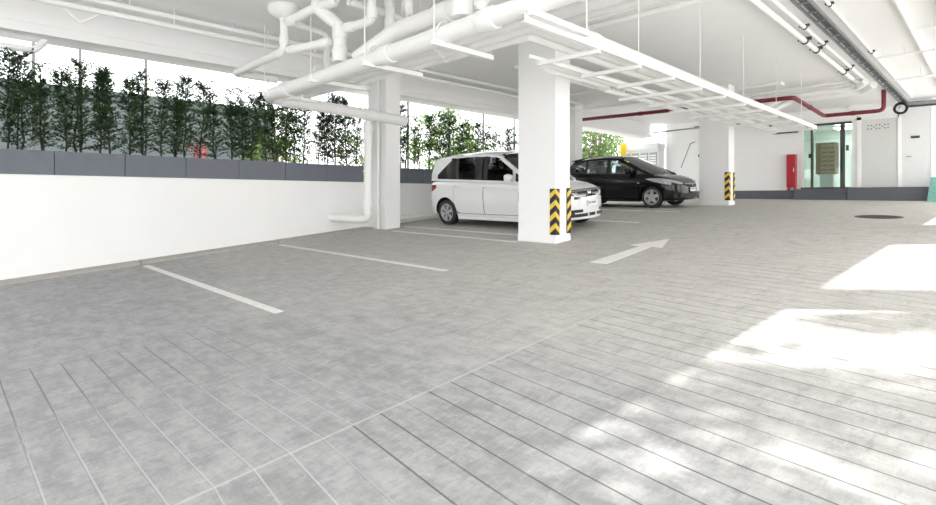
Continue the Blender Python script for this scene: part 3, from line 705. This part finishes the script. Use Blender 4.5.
SEC = [(.0,.0),(.55,.0),(.82,.005),(.925,.035),(.965,.12),(.985,.28),(1.0,.46),(.998,.62),(.985,.77),(.965,.87),(.935,.935),(.88,.975),(.70,1.0),(.35,1.015),(0,1.02)]
class Car:
    def __init__(s, P):
        s.P = P; s.zt = smooth_tab(P['top']); s.zb = smooth_tab(P['bot'])
    def hw(s, x):
        P = s.P; L, W = P['L'], P['W']; w = W
        if x > L-P['rf']:
            t = min((x-(L-P['rf']))/P['rf'], .9999); w *= max((1-t**P['nf'])**(1/P['nf']), .02)
        if x < P['rr']:
            t = min((P['rr']-x)/P['rr'], .9999); w *= max((1-t**3.2)**(1/3.2), .02)
        return w*(1-.045*max(0, (x/L-.62)/.38)**2-.03*max(0, (.35-x/L)/.35)**2)
    def sec(s, x):
        w, zb, zt = s.hw(x), interp(s.zb, x), interp(s.zt, x)
        return [(w*a, zb+(zt-zb)*b) for a, b in SEC]
    def width_at(s, x, z):
        p = s.sec(x); best = -1
        for (y0, z0), (y1, z1) in zip(p, p[1:]):
            lo, hi = min(z0, z1), max(z0, z1)
            if lo <= z <= hi and hi > lo:
                t = (z-z0)/(z1-z0); best = max(best, y0+(y1-y0)*t)
        return best
    def nose(s, y, z, rear=False):
        L = s.P['L']; y = abs(y); prev = None
        for i in range(1, 400):
            x = i*.0025 if rear else L-i*.0025
            if s.width_at(x, z) >= y: return x
        return 1.0 if rear else L-1.0
    def body(s):
        L = s.P['L']; xs = []
        for i in range(13): xs.append(s.P['rr']*(1-math.cos(PI/2*i/12)))
        n = 26
        for i in range(1, n): xs.append(s.P['rr']+(L-s.P['rf']-s.P['rr'])*i/n)
        for i in range(15): xs.append(L-s.P['rf']*(1-math.sin(PI/2*i/14)))
        rings = []
        for x in xs:
            p = s.sec(x); rings.append([(x, -y, z) for y, z in p[::-1]]+[(x, y, z) for y, z in p[1:-1]])
        return MB().loft(rings)

def strip_solid(lo, hi, th):
    """closed slab between two polylines of 3D points, thickness vector th (Vector or list)"""
    n = len(lo); ths = th if isinstance(th, list) else [th]*n
    rings = []
    for i in range(n):
        a, b = Vector(lo[i]), Vector(hi[i]); t = ths[i]
        rings.append([a, b, b+t, a+t])
    return MB().loft(rings)

def boolean_cut(mesh_obj, cutters):
    for c in cutters:
        m = mesh_obj.modifiers.new('cut', 'BOOLEAN'); m.operation = 'DIFFERENCE'; m.solver = 'EXACT'; m.object = c
    dg = bpy.context.evaluated_depsgraph_get(); dg.update()
    me = bpy.data.meshes.new_from_object(mesh_obj.evaluated_get(dg), preserve_all_data_layers=True, depsgraph=dg)
    mesh_obj.modifiers.clear(); old = mesh_obj.data; mesh_obj.data = me; bpy.data.meshes.remove(old)
    for c in cutters:
        d = c.data; bpy.data.objects.remove(c); bpy.data.meshes.remove(d)
    me.polygons.foreach_set('use_smooth', [True]*len(me.polygons)); me.set_sharp_from_angle(angle=math.radians(38))

def make_wheel(parent, pos, side, r, spokes, double, tyre_w=.19, rim=.66):
    """tyre = the part, rim and hub cap are its sub-parts; side = +1 or -1 = outward local y"""
    e = bpy.data.objects.new('wheel', None); 
    R = r; ri = r*rim; h = tyre_w/2
    prof = [(ri,-h*.8),(ri+.01,-h*.95),(R*.9,-h),(R*.97,-h*.85),(R,-h*.55),(R,h*.55),(R*.97,h*.85),(R*.9,h),(ri+.01,h*.95),(ri,h*.8),(ri,-h*.8)]
    t = MB().lathe(prof, 40, 'y')
    o = obj('wheel', t, M['black'], parent, 40); o.location = pos
    y0 = side*h
    rimm = MB().lathe([(ri*1.0,-h*.8),(ri*1.0,side*h*.86),(ri*1.03,side*h*.93),(ri*.97,side*h*.97),(ri*.90,side*h*.80),(ri*.86,side*h*.2),(ri*.86,-side*h*.7)], 40, 'y')
    for k in range(spokes):
        for dq in ((-.16,.16) if double else (0,)):
            a = 2*PI*k/spokes+.3; ct, st = math.cos(a), math.sin(a); cb, sb = math.cos(a+dq), math.sin(a+dq)
            w0, w1 = (.019,.015) if double else (.055,.038)
            for (rr0, rr1) in ((ri*.16, ri*.95),):
                p0 = Vector((ct*rr0,0,st*rr0)); p1 = Vector((cb*rr1,0,sb*rr1)); tn = Vector((-st,0,ct))
                yy0, yy1 = side*h*.78, side*h*.88; th = -side*.03
                vs = []
                for p, w, y in ((p0,w0,yy0),(p1,w1,yy1)):
                    for q in (-1, 1):
                        for dy in (0, th): v = p+tn*w*q; vs.append((v.x, y+dy, v.z))
                rimm.add(vs, [(0,2,6,4),(1,5,7,3),(0,4,5,1),(2,3,7,6),(0,1,3,2),(4,6,7,5)])
    obj('rim', rimm, M['alloy'], o, 40)
    obj('brake_disc', MB().lathe([(.0001,side*h*.1),(ri*.8,side*h*.1),(ri*.8,-side*h*.05),(.0001,-side*h*.05)], 28, 'y'), M['darkgrey'], o, 40)
    obj('hub_cap', MB().lathe([(.0001,side*h*.90),(ri*.12,side*h*.89),(ri*.19,side*h*.80),(ri*.2,side*h*.3),(.0001,side*h*.3)], 20, 'y'), M['alloy'], o, 40)
    bpy.data.objects.remove(e)

def build_car(P, name, label):
    car = Car(P); L, W = P['L'], P['W']; paint = M[P['paint']]; glass = M[P['glass']]; gl_front = M['tintlight'] if P['glass'] == 'tintlight' else M['tint']
    root = thing(name, label, 'car')
    bo = obj('body', car.body(), [paint, M['black']], root, 38)
    cut = []
    for ax in (P['ra'], P['fa']):
        for sd in (-1, 1):
            mb = MB().lathe([(.0001,-.17),(P['ar'],-.17),(P['ar'],.25),(.0001,.25)] if sd > 0 else [(.0001,.17),(P['ar'],.17),(P['ar'],-.25),(.0001,-.25)], 40, 'y', (ax, sd*(W-.07), P['wr']))
            c = obj('cutter', mb, [M['black'], M['black']], None, recentre=False)
            me = c.data
            for pl in me.polygons: pl.material_index = 1
            cut.append(c)
    boolean_cut(bo, cut)
    for ax in (P['ra'], P['fa']):
        for sd in (-1, 1): make_wheel(root, (ax, sd*(W-.125), P['wr']), sd, P['wr'], P['spokes'], P['double'], rim=P['rim'])
    # greenhouse
    belt = smooth_tab(P['belt']); rl = smooth_tab(P['roof'])
    (cx, cz), (rx, rz) = P['cowl'], P['rfront']           # windscreen base and head
    (bx_, bz), (tx, tz) = P['rbase'], P['rtop']           # rear window base and head
    wr = P['wroof']
    def wb(x): return car.width_at(min(max(x, .25), L-.5), interp(belt, x)-.06)-.03
    def edge_z(x): return interp(rl, x)-.07               # roof side rail
    def side_pt(x, z, sd, off=0):
        zb = interp(belt, x); top = P['H']-.09
        t = (z-zb)/(top-zb)
        return Vector((x, sd*(wb(x)+(wr+.02-wb(x))*(t*.72+.28*t*t)+off), z))
    def upper(x):                                           # greenhouse silhouette over x
        if x > rx: return rz+(cz-rz)*(x-rx)/(cx-rx)-.05*(1-(x-rx)/(cx-rx))
        if x < tx: return tz+(bz-tz)*(tx-x)/(tx-bx_)-.05*(1-(tx-x)/(tx-bx_))
        return edge_z(x)
    def side_panel(x0, x1, lo, hi, sd, off, th, n=10):
        a, b = [], []
        for i in range(n+1):
            x = x0+(x1-x0)*i/n; z0, z1 = lo(x), max(hi(x), lo(x)+.004)
            a.append([side_pt(x, z0+(z1-z0)*k/4, sd, off) for k in range(5)])
        rings = []
        for r in a: rings.append(r+[p+Vector((0,-sd*th,0)) for p in r[::-1]])
        return MB().loft(rings)
    def join(*mbs):
        m = MB()
        for q in mbs: m.add(q.v, q.f)
        return m
    lo_b = lambda x: interp(belt, x)-.03
    for sd in (-1, 1):
        fr = []
        for (x0, x1) in P['pillars']:
            fr.append(side_panel(x0, x1, lo_b, upper, sd, .0, .05, 8))
        fr.append(side_panel(tx-.02, rx+.02, lambda x: upper(x)-.05, upper, sd, .0, .05, 16))
        fr.append(side_panel(rx, cx, lambda x: max(upper(x)-.085, lo_b(x)), upper, sd, .0, .05, 12))
        fr.append(side_panel(P['belt'][0][0]+.02, cx, lo_b, lambda x: interp(belt, x)+.015, sd, .004, .05, 20))
        for (x0, x1, z0, z1) in P['windows']:
            if z1: fr.append(side_panel(x0-.02, x1, (lambda x, x0=x0, x1=x1, z1=z1: min(upper(x)-.05, interp(belt, x)+.004+z1[0]+(z1[1]-z1[0])*(x-x0)/(x1-x0))), lambda x: upper(x)-.03, sd, .0, .05, 10))
        obj('window_frame', join(*fr), paint, root, 40)
        for (x0, x1) in P['black_pillars']:
            obj('pillar_cover', side_panel(x0, x1, lambda x: interp(belt, x)+.015, lambda x: upper(x)-.045, sd, .008, .03, 4), M['black'], root, 40)
        for (x0, x1, z0, z1) in P['windows']:
            lo = lambda x, x0=x0, x1=x1, z0=z0: interp(belt, x)+.01+z0*0
            hi = (lambda x, x0=x0, x1=x1, z1=z1: min(upper(x)-.045, interp(belt, x)+.012+z1[0]+(z1[1]-z1[0])*(x-x0)/(x1-x0)) if z1 else upper(x)-.045)
            obj('side_window', side_panel(x0, x1, lo, hi, sd, -.004, .006, 10), glass, root, 40)
        # doors, with seam and handle
        for (x0, x1, zlo) in P['doors']:
            def ring_panel(x0, x1, z0f, off, th, n=10):
                rings = []
                for i in range(n+1):
                    x = x0+(x1-x0)*i/n; z0, z1 = z0f(x), interp(belt, x)-.05; row = []
                    for k in range(9):
                        z = z0+(z1-z0)*k/8; row.append(Vector((x, sd*(car.width_at(x, z)+off), z)))
                    rings.append(row+[p+Vector((0,-sd*th,0)) for p in row[::-1]])
                return MB().loft(rings)
            def zf(x, g=0):
                z = zlo-g
                for ax in (P['ra'], P['fa']):
                    d = abs(x-ax); R = P['ar']+.03-g
                    if d < R: z = max(z, P['wr']+math.sqrt(R*R-d*d))
                return z
            obj('door_seam', ring_panel(x0-.010, x1+.010, lambda x: zf(x, .01), .0015, .02), M['black'], root, 40)
            dr = obj('door', ring_panel(x0, x1, zf, .005, .02), paint, root, 40)
            hx = x0+.14; hz = interp(belt, hx)-.14; hy = car.width_at(hx, hz)
            obj('door_handle', MB().tube([(hx-.09, sd*(hy+.006), hz), (hx-.07, sd*(hy+.035), hz+.005), (hx+.07, sd*(hy+.035), hz+.005), (hx+.09, sd*(hy+.006), hz)], .014, 8), paint if P['paint'] == 'carwhite' else M['black'], dr, 50)
        # mirror
        mx = P['mirror'][0]; mz = P['mirror'][1]; my = wb(mx)+.02
        arm = obj('mirror', MB().loft([[(mx+.02+dx*sc+o_, sd*(my+yy), mz+dz*sc) for dx, dz in ((-.05,-.06),(.04,-.06),(.075,-.01),(.06,.06),(-.0,.085),(-.05,.07))] for yy, sc, o_ in ((-.02,.35,0),(.03,.55,0),(.06,1.0,0),(.15,1.15,0),(.21,.95,0),(.225,.5,0))]), paint, root, 45)
        obj('mirror_glass', MB().box(mx-.045, min(sd*(my+.07),sd*(my+.2)), mz-.05, mx-.036, max(sd*(my+.07),sd*(my+.2)), mz+.06), M['chrome'], arm)
        # sill
        rings = []
        for i in range(9):
            x = P['ra']+P['ar']+.02+(P['fa']-P['ra']-2*P['ar']-.04)*i/8
            y = car.width_at(x, interp(car.zb, x)+.05)
            z = interp(car.zb, x)
            rings.append([(x, sd*(y-.06), z-.035), (x, sd*(y+.012), z-.03), (x, sd*(y+.014), z+.04), (x, sd*(y-.06), z+.05)])
        obj('side_skirt', MB().loft(rings), paint, root, 40)
        # head lamp wraps the nose corner
        def nose_strip(ys, lo, hi, off, th, rear=False):
            rings = []
            dx = -1 if rear else 1
            for y in ys:
                z0, z1 = lo(y), max(hi(y), lo(y)+.004); row = []
                for k in range(5):
                    z = z0+(z1-z0)*k/4; row.append(Vector((car.nose(y, z, rear)+dx*off, y*(1+.010*(abs(y) > .5)), z)))
                rings.append(row+[Vector((p.x-dx*th, p.y*.985, p.z)) for p in row[::-1]])
            return MB().loft(rings)
        y0, y1, lamps = P['headlamp']
        ys = [sd*(y0+(y1-y0)*k/12) for k in range(13)]
        hl = obj('head_lamp', nose_strip(ys, lambda y: interp(lamps[0], abs(y)), lambda y: interp(lamps[1], abs(y)), .004, .05), M['lensdark' if P['paint'] == 'carwhite' else 'lens'], root, 40)
        yc = sd*(y0+(y1-y0)*.45); zc = (interp(lamps[0], abs(yc))+interp(lamps[1], abs(yc)))/2
        obj('lamp_reflector', MB().lathe([(.0001,.012),(.042,.012),(.048,0),(.0001,0)], 20, 'x', (car.nose(yc, zc)+.004, yc, zc)), M['darkgrey'] if P['paint'] == 'carwhite' else M['chrome'], hl, 40)
        obj('fog_lamp', nose_strip([sd*v for v in (P['fog'][0], P['fog'][0]+.04, P['fog'][1]-.04, P['fog'][1])], lambda y: P['fog'][2], lambda y: P['fog'][3], .003, .03), M['black'], root, 40)
        # tail lamp: wraps the rear corner
        rows = []
        for (x, zz0, zz1) in P['sidelamp']:
            row = [Vector((x, sd*(car.width_at(x, z)+.005), z)) for z in [zz0+(zz1-zz0)*k/4 for k in range(5)]]
            rows.append(row+[p+Vector((0,-sd*.04,0)) for p in row[::-1]])
        obj('side_lamp', MB().loft(rows), M['lens'], root, 40)
        rows = []
        ta, tb = P['tail']
        for (x, zz0, zz1) in ta:
            row = [Vector((x, sd*(max(car.width_at(max(x,.03), z0_), .05)+.006), z0_)) for z0_ in [zz0+(zz1-zz0)*k/4 for k in range(5)]]
            rows.append(row+[p+Vector((0,-sd*.04,0)) for p in row[::-1]])
        obj('tail_lamp', MB().loft(rows), M['lampred'], root, 40)
        if P.get('indicator'):
            x, z = P['indicator']; y = car.width_at(x, z)
            obj('side_indicator', MB().box(x-.03, min(sd*y,sd*(y+.012)), z-.014, x+.03, max(sd*y,sd*(y+.012)), z+.014), M['lens'], root)
    # roof skin
    rings = []
    for i in range(25):
        x = tx-.03+(rx+.05-tx+.03)*i/24; z = interp(rl, x); row = []
        for k in range(13):
            u = -1+2*k/12; row.append(Vector((x, u*(wr+.005), z-.075*abs(u)**3.2)))
        rings.append(row+[p-Vector((0,0,.03)) for p in row[::-1]])
    obj('roof', MB().loft(rings), paint, root, 40)
    if P.get('spoiler'):
        rings = []
        for k in range(9):
            u = -1+2*k/8; y = u*(wr-.02); z = tz+.075-.05*abs(u)**3
            rings.append([(tx-.14, y, z-.045), (tx-.15, y, z-.025), (tx+.08, y, z+.005), (tx+.08, y, z-.04)])
        obj('spoiler', MB().loft(rings), paint, root, 40)
    # windscreen and rear window
    def screen(p0, p1, wlo, whi, bow, nm, mat):
        rings = []
        for i in range(9):
            t = i/8; x = p0[0]+(p1[0]-p0[0])*t; z = p0[1]+(p1[1]-p0[1])*t+.02*math.sin(PI*t); w = wlo+(whi-wlo)*t; row = []
            for k in range(11):
                u = -1+2*k/10; row.append(Vector((x+bow*(1-u*u), u*w, z)))
            rings.append(row+[p-Vector((.006 if bow > 0 else -.006,0,.004)) for p in row[::-1]])
        return obj(nm, MB().loft(rings), mat, root, 40)
    screen((cx-.05,cz-.02),(rx,rz-.015), wb(cx-.15)-.03, wr-.03, .10, 'windscreen', glass)
    screen((bx_,bz),(tx,tz+.0), wb(.3)-.04, wr-.04, -.05, 'rear_window', glass)
    # wiper blades
    for y0 in (-.35, .25): obj('wiper', MB().tube([(cx+.06,y0,cz+.01),(cx-.02,y0+.42,cz+.06)], .008, 6), M['black'], root)
    # interior
    iz = P['belt'][0][1]
    mb = MB()
    zi = min(interp(belt, x) for x in (.4, 1.5, 2.5))-.055
    mb.box(.18, -wb(1)+.1, zi-.03, cx-.25, wb(1)-.1, zi+.035)
    obj('cabin_deck', mb, M['interior'], root)
    obj('dashboard', MB().cbox(cx-.55,-wb(2)+.12,zi,cx-.22,wb(2)-.12,zi+.13,.04), M['interior'], root, 40)
    for sx in P['seats']:
        for sy in (-.36,.36):
            st = obj('seat', MB().loft([[(sx+dx, sy+w*a, z) for dx, a in ((-.09,-.9),(-.05,-1),(.05,-1),(.09,-.9),(.09,.9),(.05,1),(-.05,1),(-.09,.9))] for z, w in ((zi+.03,.23),(zi+.2,.23),(zi+.30,.19),(zi+.33,.13))]), M['interior'], root, 40)
            obj('headrest', MB().cbox(sx-.07,sy-.12,zi+.36,sx+.05,sy+.12,zi+.55,.035).tube([(sx,sy-.05,zi+.3),(sx,sy-.05,zi+.38)],.008,6).tube([(sx,sy+.05,zi+.3),(sx,sy+.05,zi+.38)],.008,6), M['interior'], st, 40)
    stw = MB().tube([(cx-.62+.05*math.sin(t), -.36+.17*math.cos(t), zi+.17+.15*math.sin(t)) for t in [2*PI*k/20 for k in range(21)]], .014, 8, False)
    obj('steering_wheel', stw, M['black'], root, 50)
    # nose: grille, lower intake, plate
    def ns(ys, lo, hi, off, th, rear=False): return nose_strip(ys, lo, hi, off, th, rear)
    for nm, ya, yb, z0, z1, mat, off, th in P['nose']:
        ys = [ya+(yb-ya)*k/14 for k in range(15)]
        obj(nm, ns(ys, lambda y: z0, lambda y: z1, off, th), M[mat], root, 40)
    pw, pz = P['plate']; px = car.nose(0.1, pz)+.012
    pl = obj('number_plate', MB().box(px, -pw, pz-.055, px+.012, pw, pz+.055), M['plate'], root)
    mb = MB()
    for (y0, y1, z0, z1) in P['plate_marks']: mb.box(px+.0115, y0, pz+z0, px+.0135, y1, pz+z1)
    obj('plate_marking', mb, M['grey'], pl)
    ez, es = P['emblem']; ex = car.nose(0, ez)+.02
    mb = MB()                                              # bright badge: two leaning uprights, a cross bar, a rounded surround
    for q in (-1, 1): mb.add([(ex,q*es*.42,-es*.5+ez),(ex,q*es*.62,-es*.5+ez),(ex,q*es*.82,es*.5+ez),(ex,q*es*.58,es*.5+ez),(ex+.012,q*es*.42,-es*.5+ez),(ex+.012,q*es*.62,-es*.5+ez),(ex+.012,q*es*.82,es*.5+ez),(ex+.012,q*es*.58,es*.5+ez)], [(0,1,2,3),(4,7,6,5),(0,4,5,1),(1,5,6,2),(2,6,7,3),(3,7,4,0)])
    mb.box(ex, -es*.48, ez-es*.09, ex+.012, es*.48, ez+es*.09)
    mb.tube([(ex+.004, es*1.0*sg*abs(math.cos(t))**.6*(1+.12*math.sin(t)), ez+es*.75*sg2*abs(math.sin(t))**.6) for t in [2*PI*k/24 for k in range(25)] for sg in (1 if math.cos(t) >= 0 else -1,) for sg2 in (1 if math.sin(t) >= 0 else -1,)], es*.09, 6, False)
    obj('emblem', mb, M['chrome'], root, 40)
    # rear plate and bumper strip
    rz_ = .78; rx_ = car.nose(0.1, rz_, True)-.012
    obj('number_plate', MB().box(rx_-.01,-.17,rz_-.055,rx_,.17,rz_+.055), M['plate'], root)
    # underside
    obj('underbody', MB().box(.45,-W+.22,.17,L-.55,W-.22,.26), M['black'], root)
    return root

FREED = dict(L=4.215, W=.848, H=1.715, paint='carwhite', glass='tint', rf=.62, nf=2.5, rr=.34, ra=.72, fa=3.44, ar=.365, wr=.31, rim=.66, spokes=6, double=True,
    top=[(0,.98),(.15,1.06),(.5,1.07),(2.6,1.02),(3.1,1.01),(3.3,.99),(3.6,.935),(3.85,.87),(4.0,.81),(4.13,.74),(4.215,.66)],
    bot=[(0,.34),(.25,.24),(.7,.20),(3.4,.20),(3.9,.19),(4.215,.22)],
    belt=[(.10,1.10),(.6,1.09),(2.6,1.02),(3.34,.98)],
    roof=[(.05,1.56),(.25,1.645),(.8,1.70),(1.6,1.715),(2.2,1.69),(2.55,1.63)],
    cowl=(3.34,.99), rfront=(2.40,1.635), rbase=(.06,1.10), rtop=(.30,1.61), wroof=.64,
    pillars=[(.12,.36),(2.78,2.86)], black_pillars=[(.86,.98),(1.93,2.05)],
    windows=[(.30,.92,0,(.06,.50)),(.92,1.99,0,None),(1.99,2.82,0,None),(2.86,3.24,0,None)],
    doors=[(1.02,1.96,.31),(1.99,2.98,.31)], mirror=(2.78,1.10),
    headlamp=(.50,.80,([(.36,.70),(.6,.70),(.8,.76)],[(.36,.80),(.6,.82),(.8,.86)])), fog=(.50,.70,.30,.40),
    tail=([(.05,.72,.90),(.12,.72,.95),(.24,.80,.97),(.40,.89,.97)],0), seats=[.95,1.55,2.35],
    sidelamp=[(3.42,.80,.812),(3.55,.775,.845),(3.7,.745,.845),(3.85,.72,.82),(3.95,.70,.79)],
    nose=[('grille',-.50,.50,.625,.81,'black',.003,.04),('chrome_bar',-.46,.46,.775,.80,'chrome',.016,.03),('chrome_bar',-.40,-.10,.705,.73,'chrome',.014,.03),('chrome_bar',.10,.40,.705,.73,'chrome',.014,.03),('chrome_bar',-.42,.42,.63,.65,'chrome',.014,.03),
          ('lower_grille',-.60,.60,.27,.335,'black',.004,.04),('lower_grille',-.60,-.30,.36,.42,'black',.004,.04),('lower_grille',.30,.60,.36,.42,'black',.004,.04),('grille_bar',-.16,-.12,.265,.34,'carwhite',.010,.03),('grille_bar',.12,.16,.265,.34,'carwhite',.010,.03),('bumper_lip',-.66,.66,.225,.25,'carwhite',.014,.03)],
    plate=(.17,.53), plate_marks=[(-.13,-.06,-.01,.03),(-.03,.12,-.01,.03)], emblem=(.735,.055))
FIT = dict(L=3.90, W=.842, H=1.525, paint='carblack', glass='tintlight', rf=.60, nf=2.4, rr=.25, ra=.60, fa=3.09, ar=.345, wr=.30, rim=.70, spokes=5, double=False,
    top=[(0,.88),(.12,.97),(.4,1.0),(2.3,.955),(2.9,.945),(3.1,.93),(3.4,.87),(3.65,.78),(3.8,.70),(3.90,.60)],
    bot=[(0,.34),(.25,.25),(.6,.20),(3.1,.20),(3.6,.19),(3.90,.22)],
    belt=[(.12,1.02),(.6,1.02),(2.3,.945),(3.1,.92)],
    roof=[(.15,1.33),(.4,1.41),(.9,1.495),(1.5,1.525),(1.9,1.505),(2.15,1.45)],
    cowl=(3.12,.94), rfront=(2.05,1.46), rbase=(.10,1.0), rtop=(.48,1.40), wroof=.60,
    pillars=[(.20,.45),(2.55,2.62)], black_pillars=[(.93,1.0),(1.66,1.76)],
    windows=[(.46,.95,0,(.10,.44)),(.95,1.71,0,None),(1.71,2.58,0,None),(2.60,3.02,0,None)],
    doors=[(.96,1.69,.30),(1.72,2.66,.30)], mirror=(2.42,1.03),
    headlamp=(.42,.80,([(.36,.63),(.55,.655),(.8,.72)],[(.36,.69),(.55,.74),(.8,.83)])), fog=(.46,.68,.27,.40),
    tail=([(.05,.66,.84),(.14,.66,.90),(.28,.76,.92)],0), seats=[.85,1.95], spoiler=True, indicator=(2.72,.70),
    sidelamp=[(2.92,.80,.812),(3.05,.765,.83),(3.2,.725,.825),(3.35,.69,.80),(3.5,.66,.77),(3.62,.64,.73)],
    nose=[('grille',-.34,.34,.585,.66,'black',.003,.04),('chrome_bar',-.36,.36,.645,.665,'chrome',.012,.03),('lower_grille',-.42,.42,.27,.40,'black',.004,.04),('bumper_lip',-.62,.62,.215,.24,'carblack',.014,.03)],
    plate=(.17,.50), plate_marks=[(-.13,-.06,-.01,.03),(-.03,.12,-.01,.03)], emblem=(.625,.045))
def park(root, ca, b_rear):
    sl = slope(ca); 
    F = Vector((0,-1,-.009)).normalized(); Lf = Vector((1,0,sl)).normalized(); U = F.cross(Lf).normalized(); Lf = U.cross(F)
    m = Matrix((F, Lf, U)).transposed().to_4x4()
    m.translation = Vector((ca, b_rear, fl(ca, b_rear)))
    root.matrix_world = m
park(build_car(FREED, 'minivan', 'white people carrier parked behind the chevron guarded column'), 9.56, 10.12)
park(build_car(FIT, 'hatchback', 'black hatchback parked beyond the white people carrier'), 14.95, 9.96)

# ------------------------------------------------------------------ light
w = bpy.data.worlds.new('sky'); bpy.context.scene.world = w; w.use_nodes = True
nt = w.node_tree; bg = nt.nodes['Background']
sky = nt.nodes.new('ShaderNodeTexSky'); sky.sky_type = 'NISHITA'; sky.sun_disc = False
sky.sun_elevation = math.radians(46.4); sky.air_density = 1.0; sky.dust_density = 3.5; sky.ozone_density = 1.0
mixn = nt.nodes.new('ShaderNodeMix'); mixn.data_type = 'RGBA'; mixn.inputs[0].default_value = .88
nt.links.new(sky.outputs[0], mixn.inputs[6]); mixn.inputs[7].default_value = (3.2,3.2,3.18,1)
nt.links.new(mixn.outputs[2], bg.inputs[0]); bg.inputs[1].default_value = .36
sd = bpy.data.lights.new('sun', 'SUN'); so = bpy.data.objects.new('sun', sd); C.objects.link(so)
el = math.radians(46.4); dirv = Vector((.5*math.cos(el)/1.0033, -.87*math.cos(el)/1.0033, math.sin(el)))
so.rotation_euler = dirv.to_track_quat('Z', 'Y').to_euler(); so.location = dirv*20
sd.energy = 3.1; sd.angle = math.radians(.9); sd.color = (1, .975, .94)
sky.sun_rotation = math.atan2(dirv.x, dirv.y)

# ------------------------------------------------------------------ camera
cd = bpy.data.cameras.new('camera'); co = bpy.data.objects.new('camera', cd); C.objects.link(co)
co.location = (0, 0, 1.504)
fwd = Vector((.7091, .7051, 0)); co.rotation_euler = (-fwd).to_track_quat('Z', 'Y').to_euler()
cd.sensor_width = 36; cd.lens = 36*535/936; cd.shift_y = -55.5/936; cd.clip_end = 300
sc = bpy.context.scene; sc.camera = co
sc.view_settings.view_transform = 'Standard'; sc.view_settings.look = 'None'; sc.view_settings.gamma = 1; sc.view_settings.use_curve_mapping = False
sc.view_settings.exposure = 1.68
try:
    sc.cycles.max_bounces = 12; sc.cycles.diffuse_bounces = 8; sc.cycles.transparent_max_bounces = 16; sc.cycles.use_denoising = True
except Exception: pass
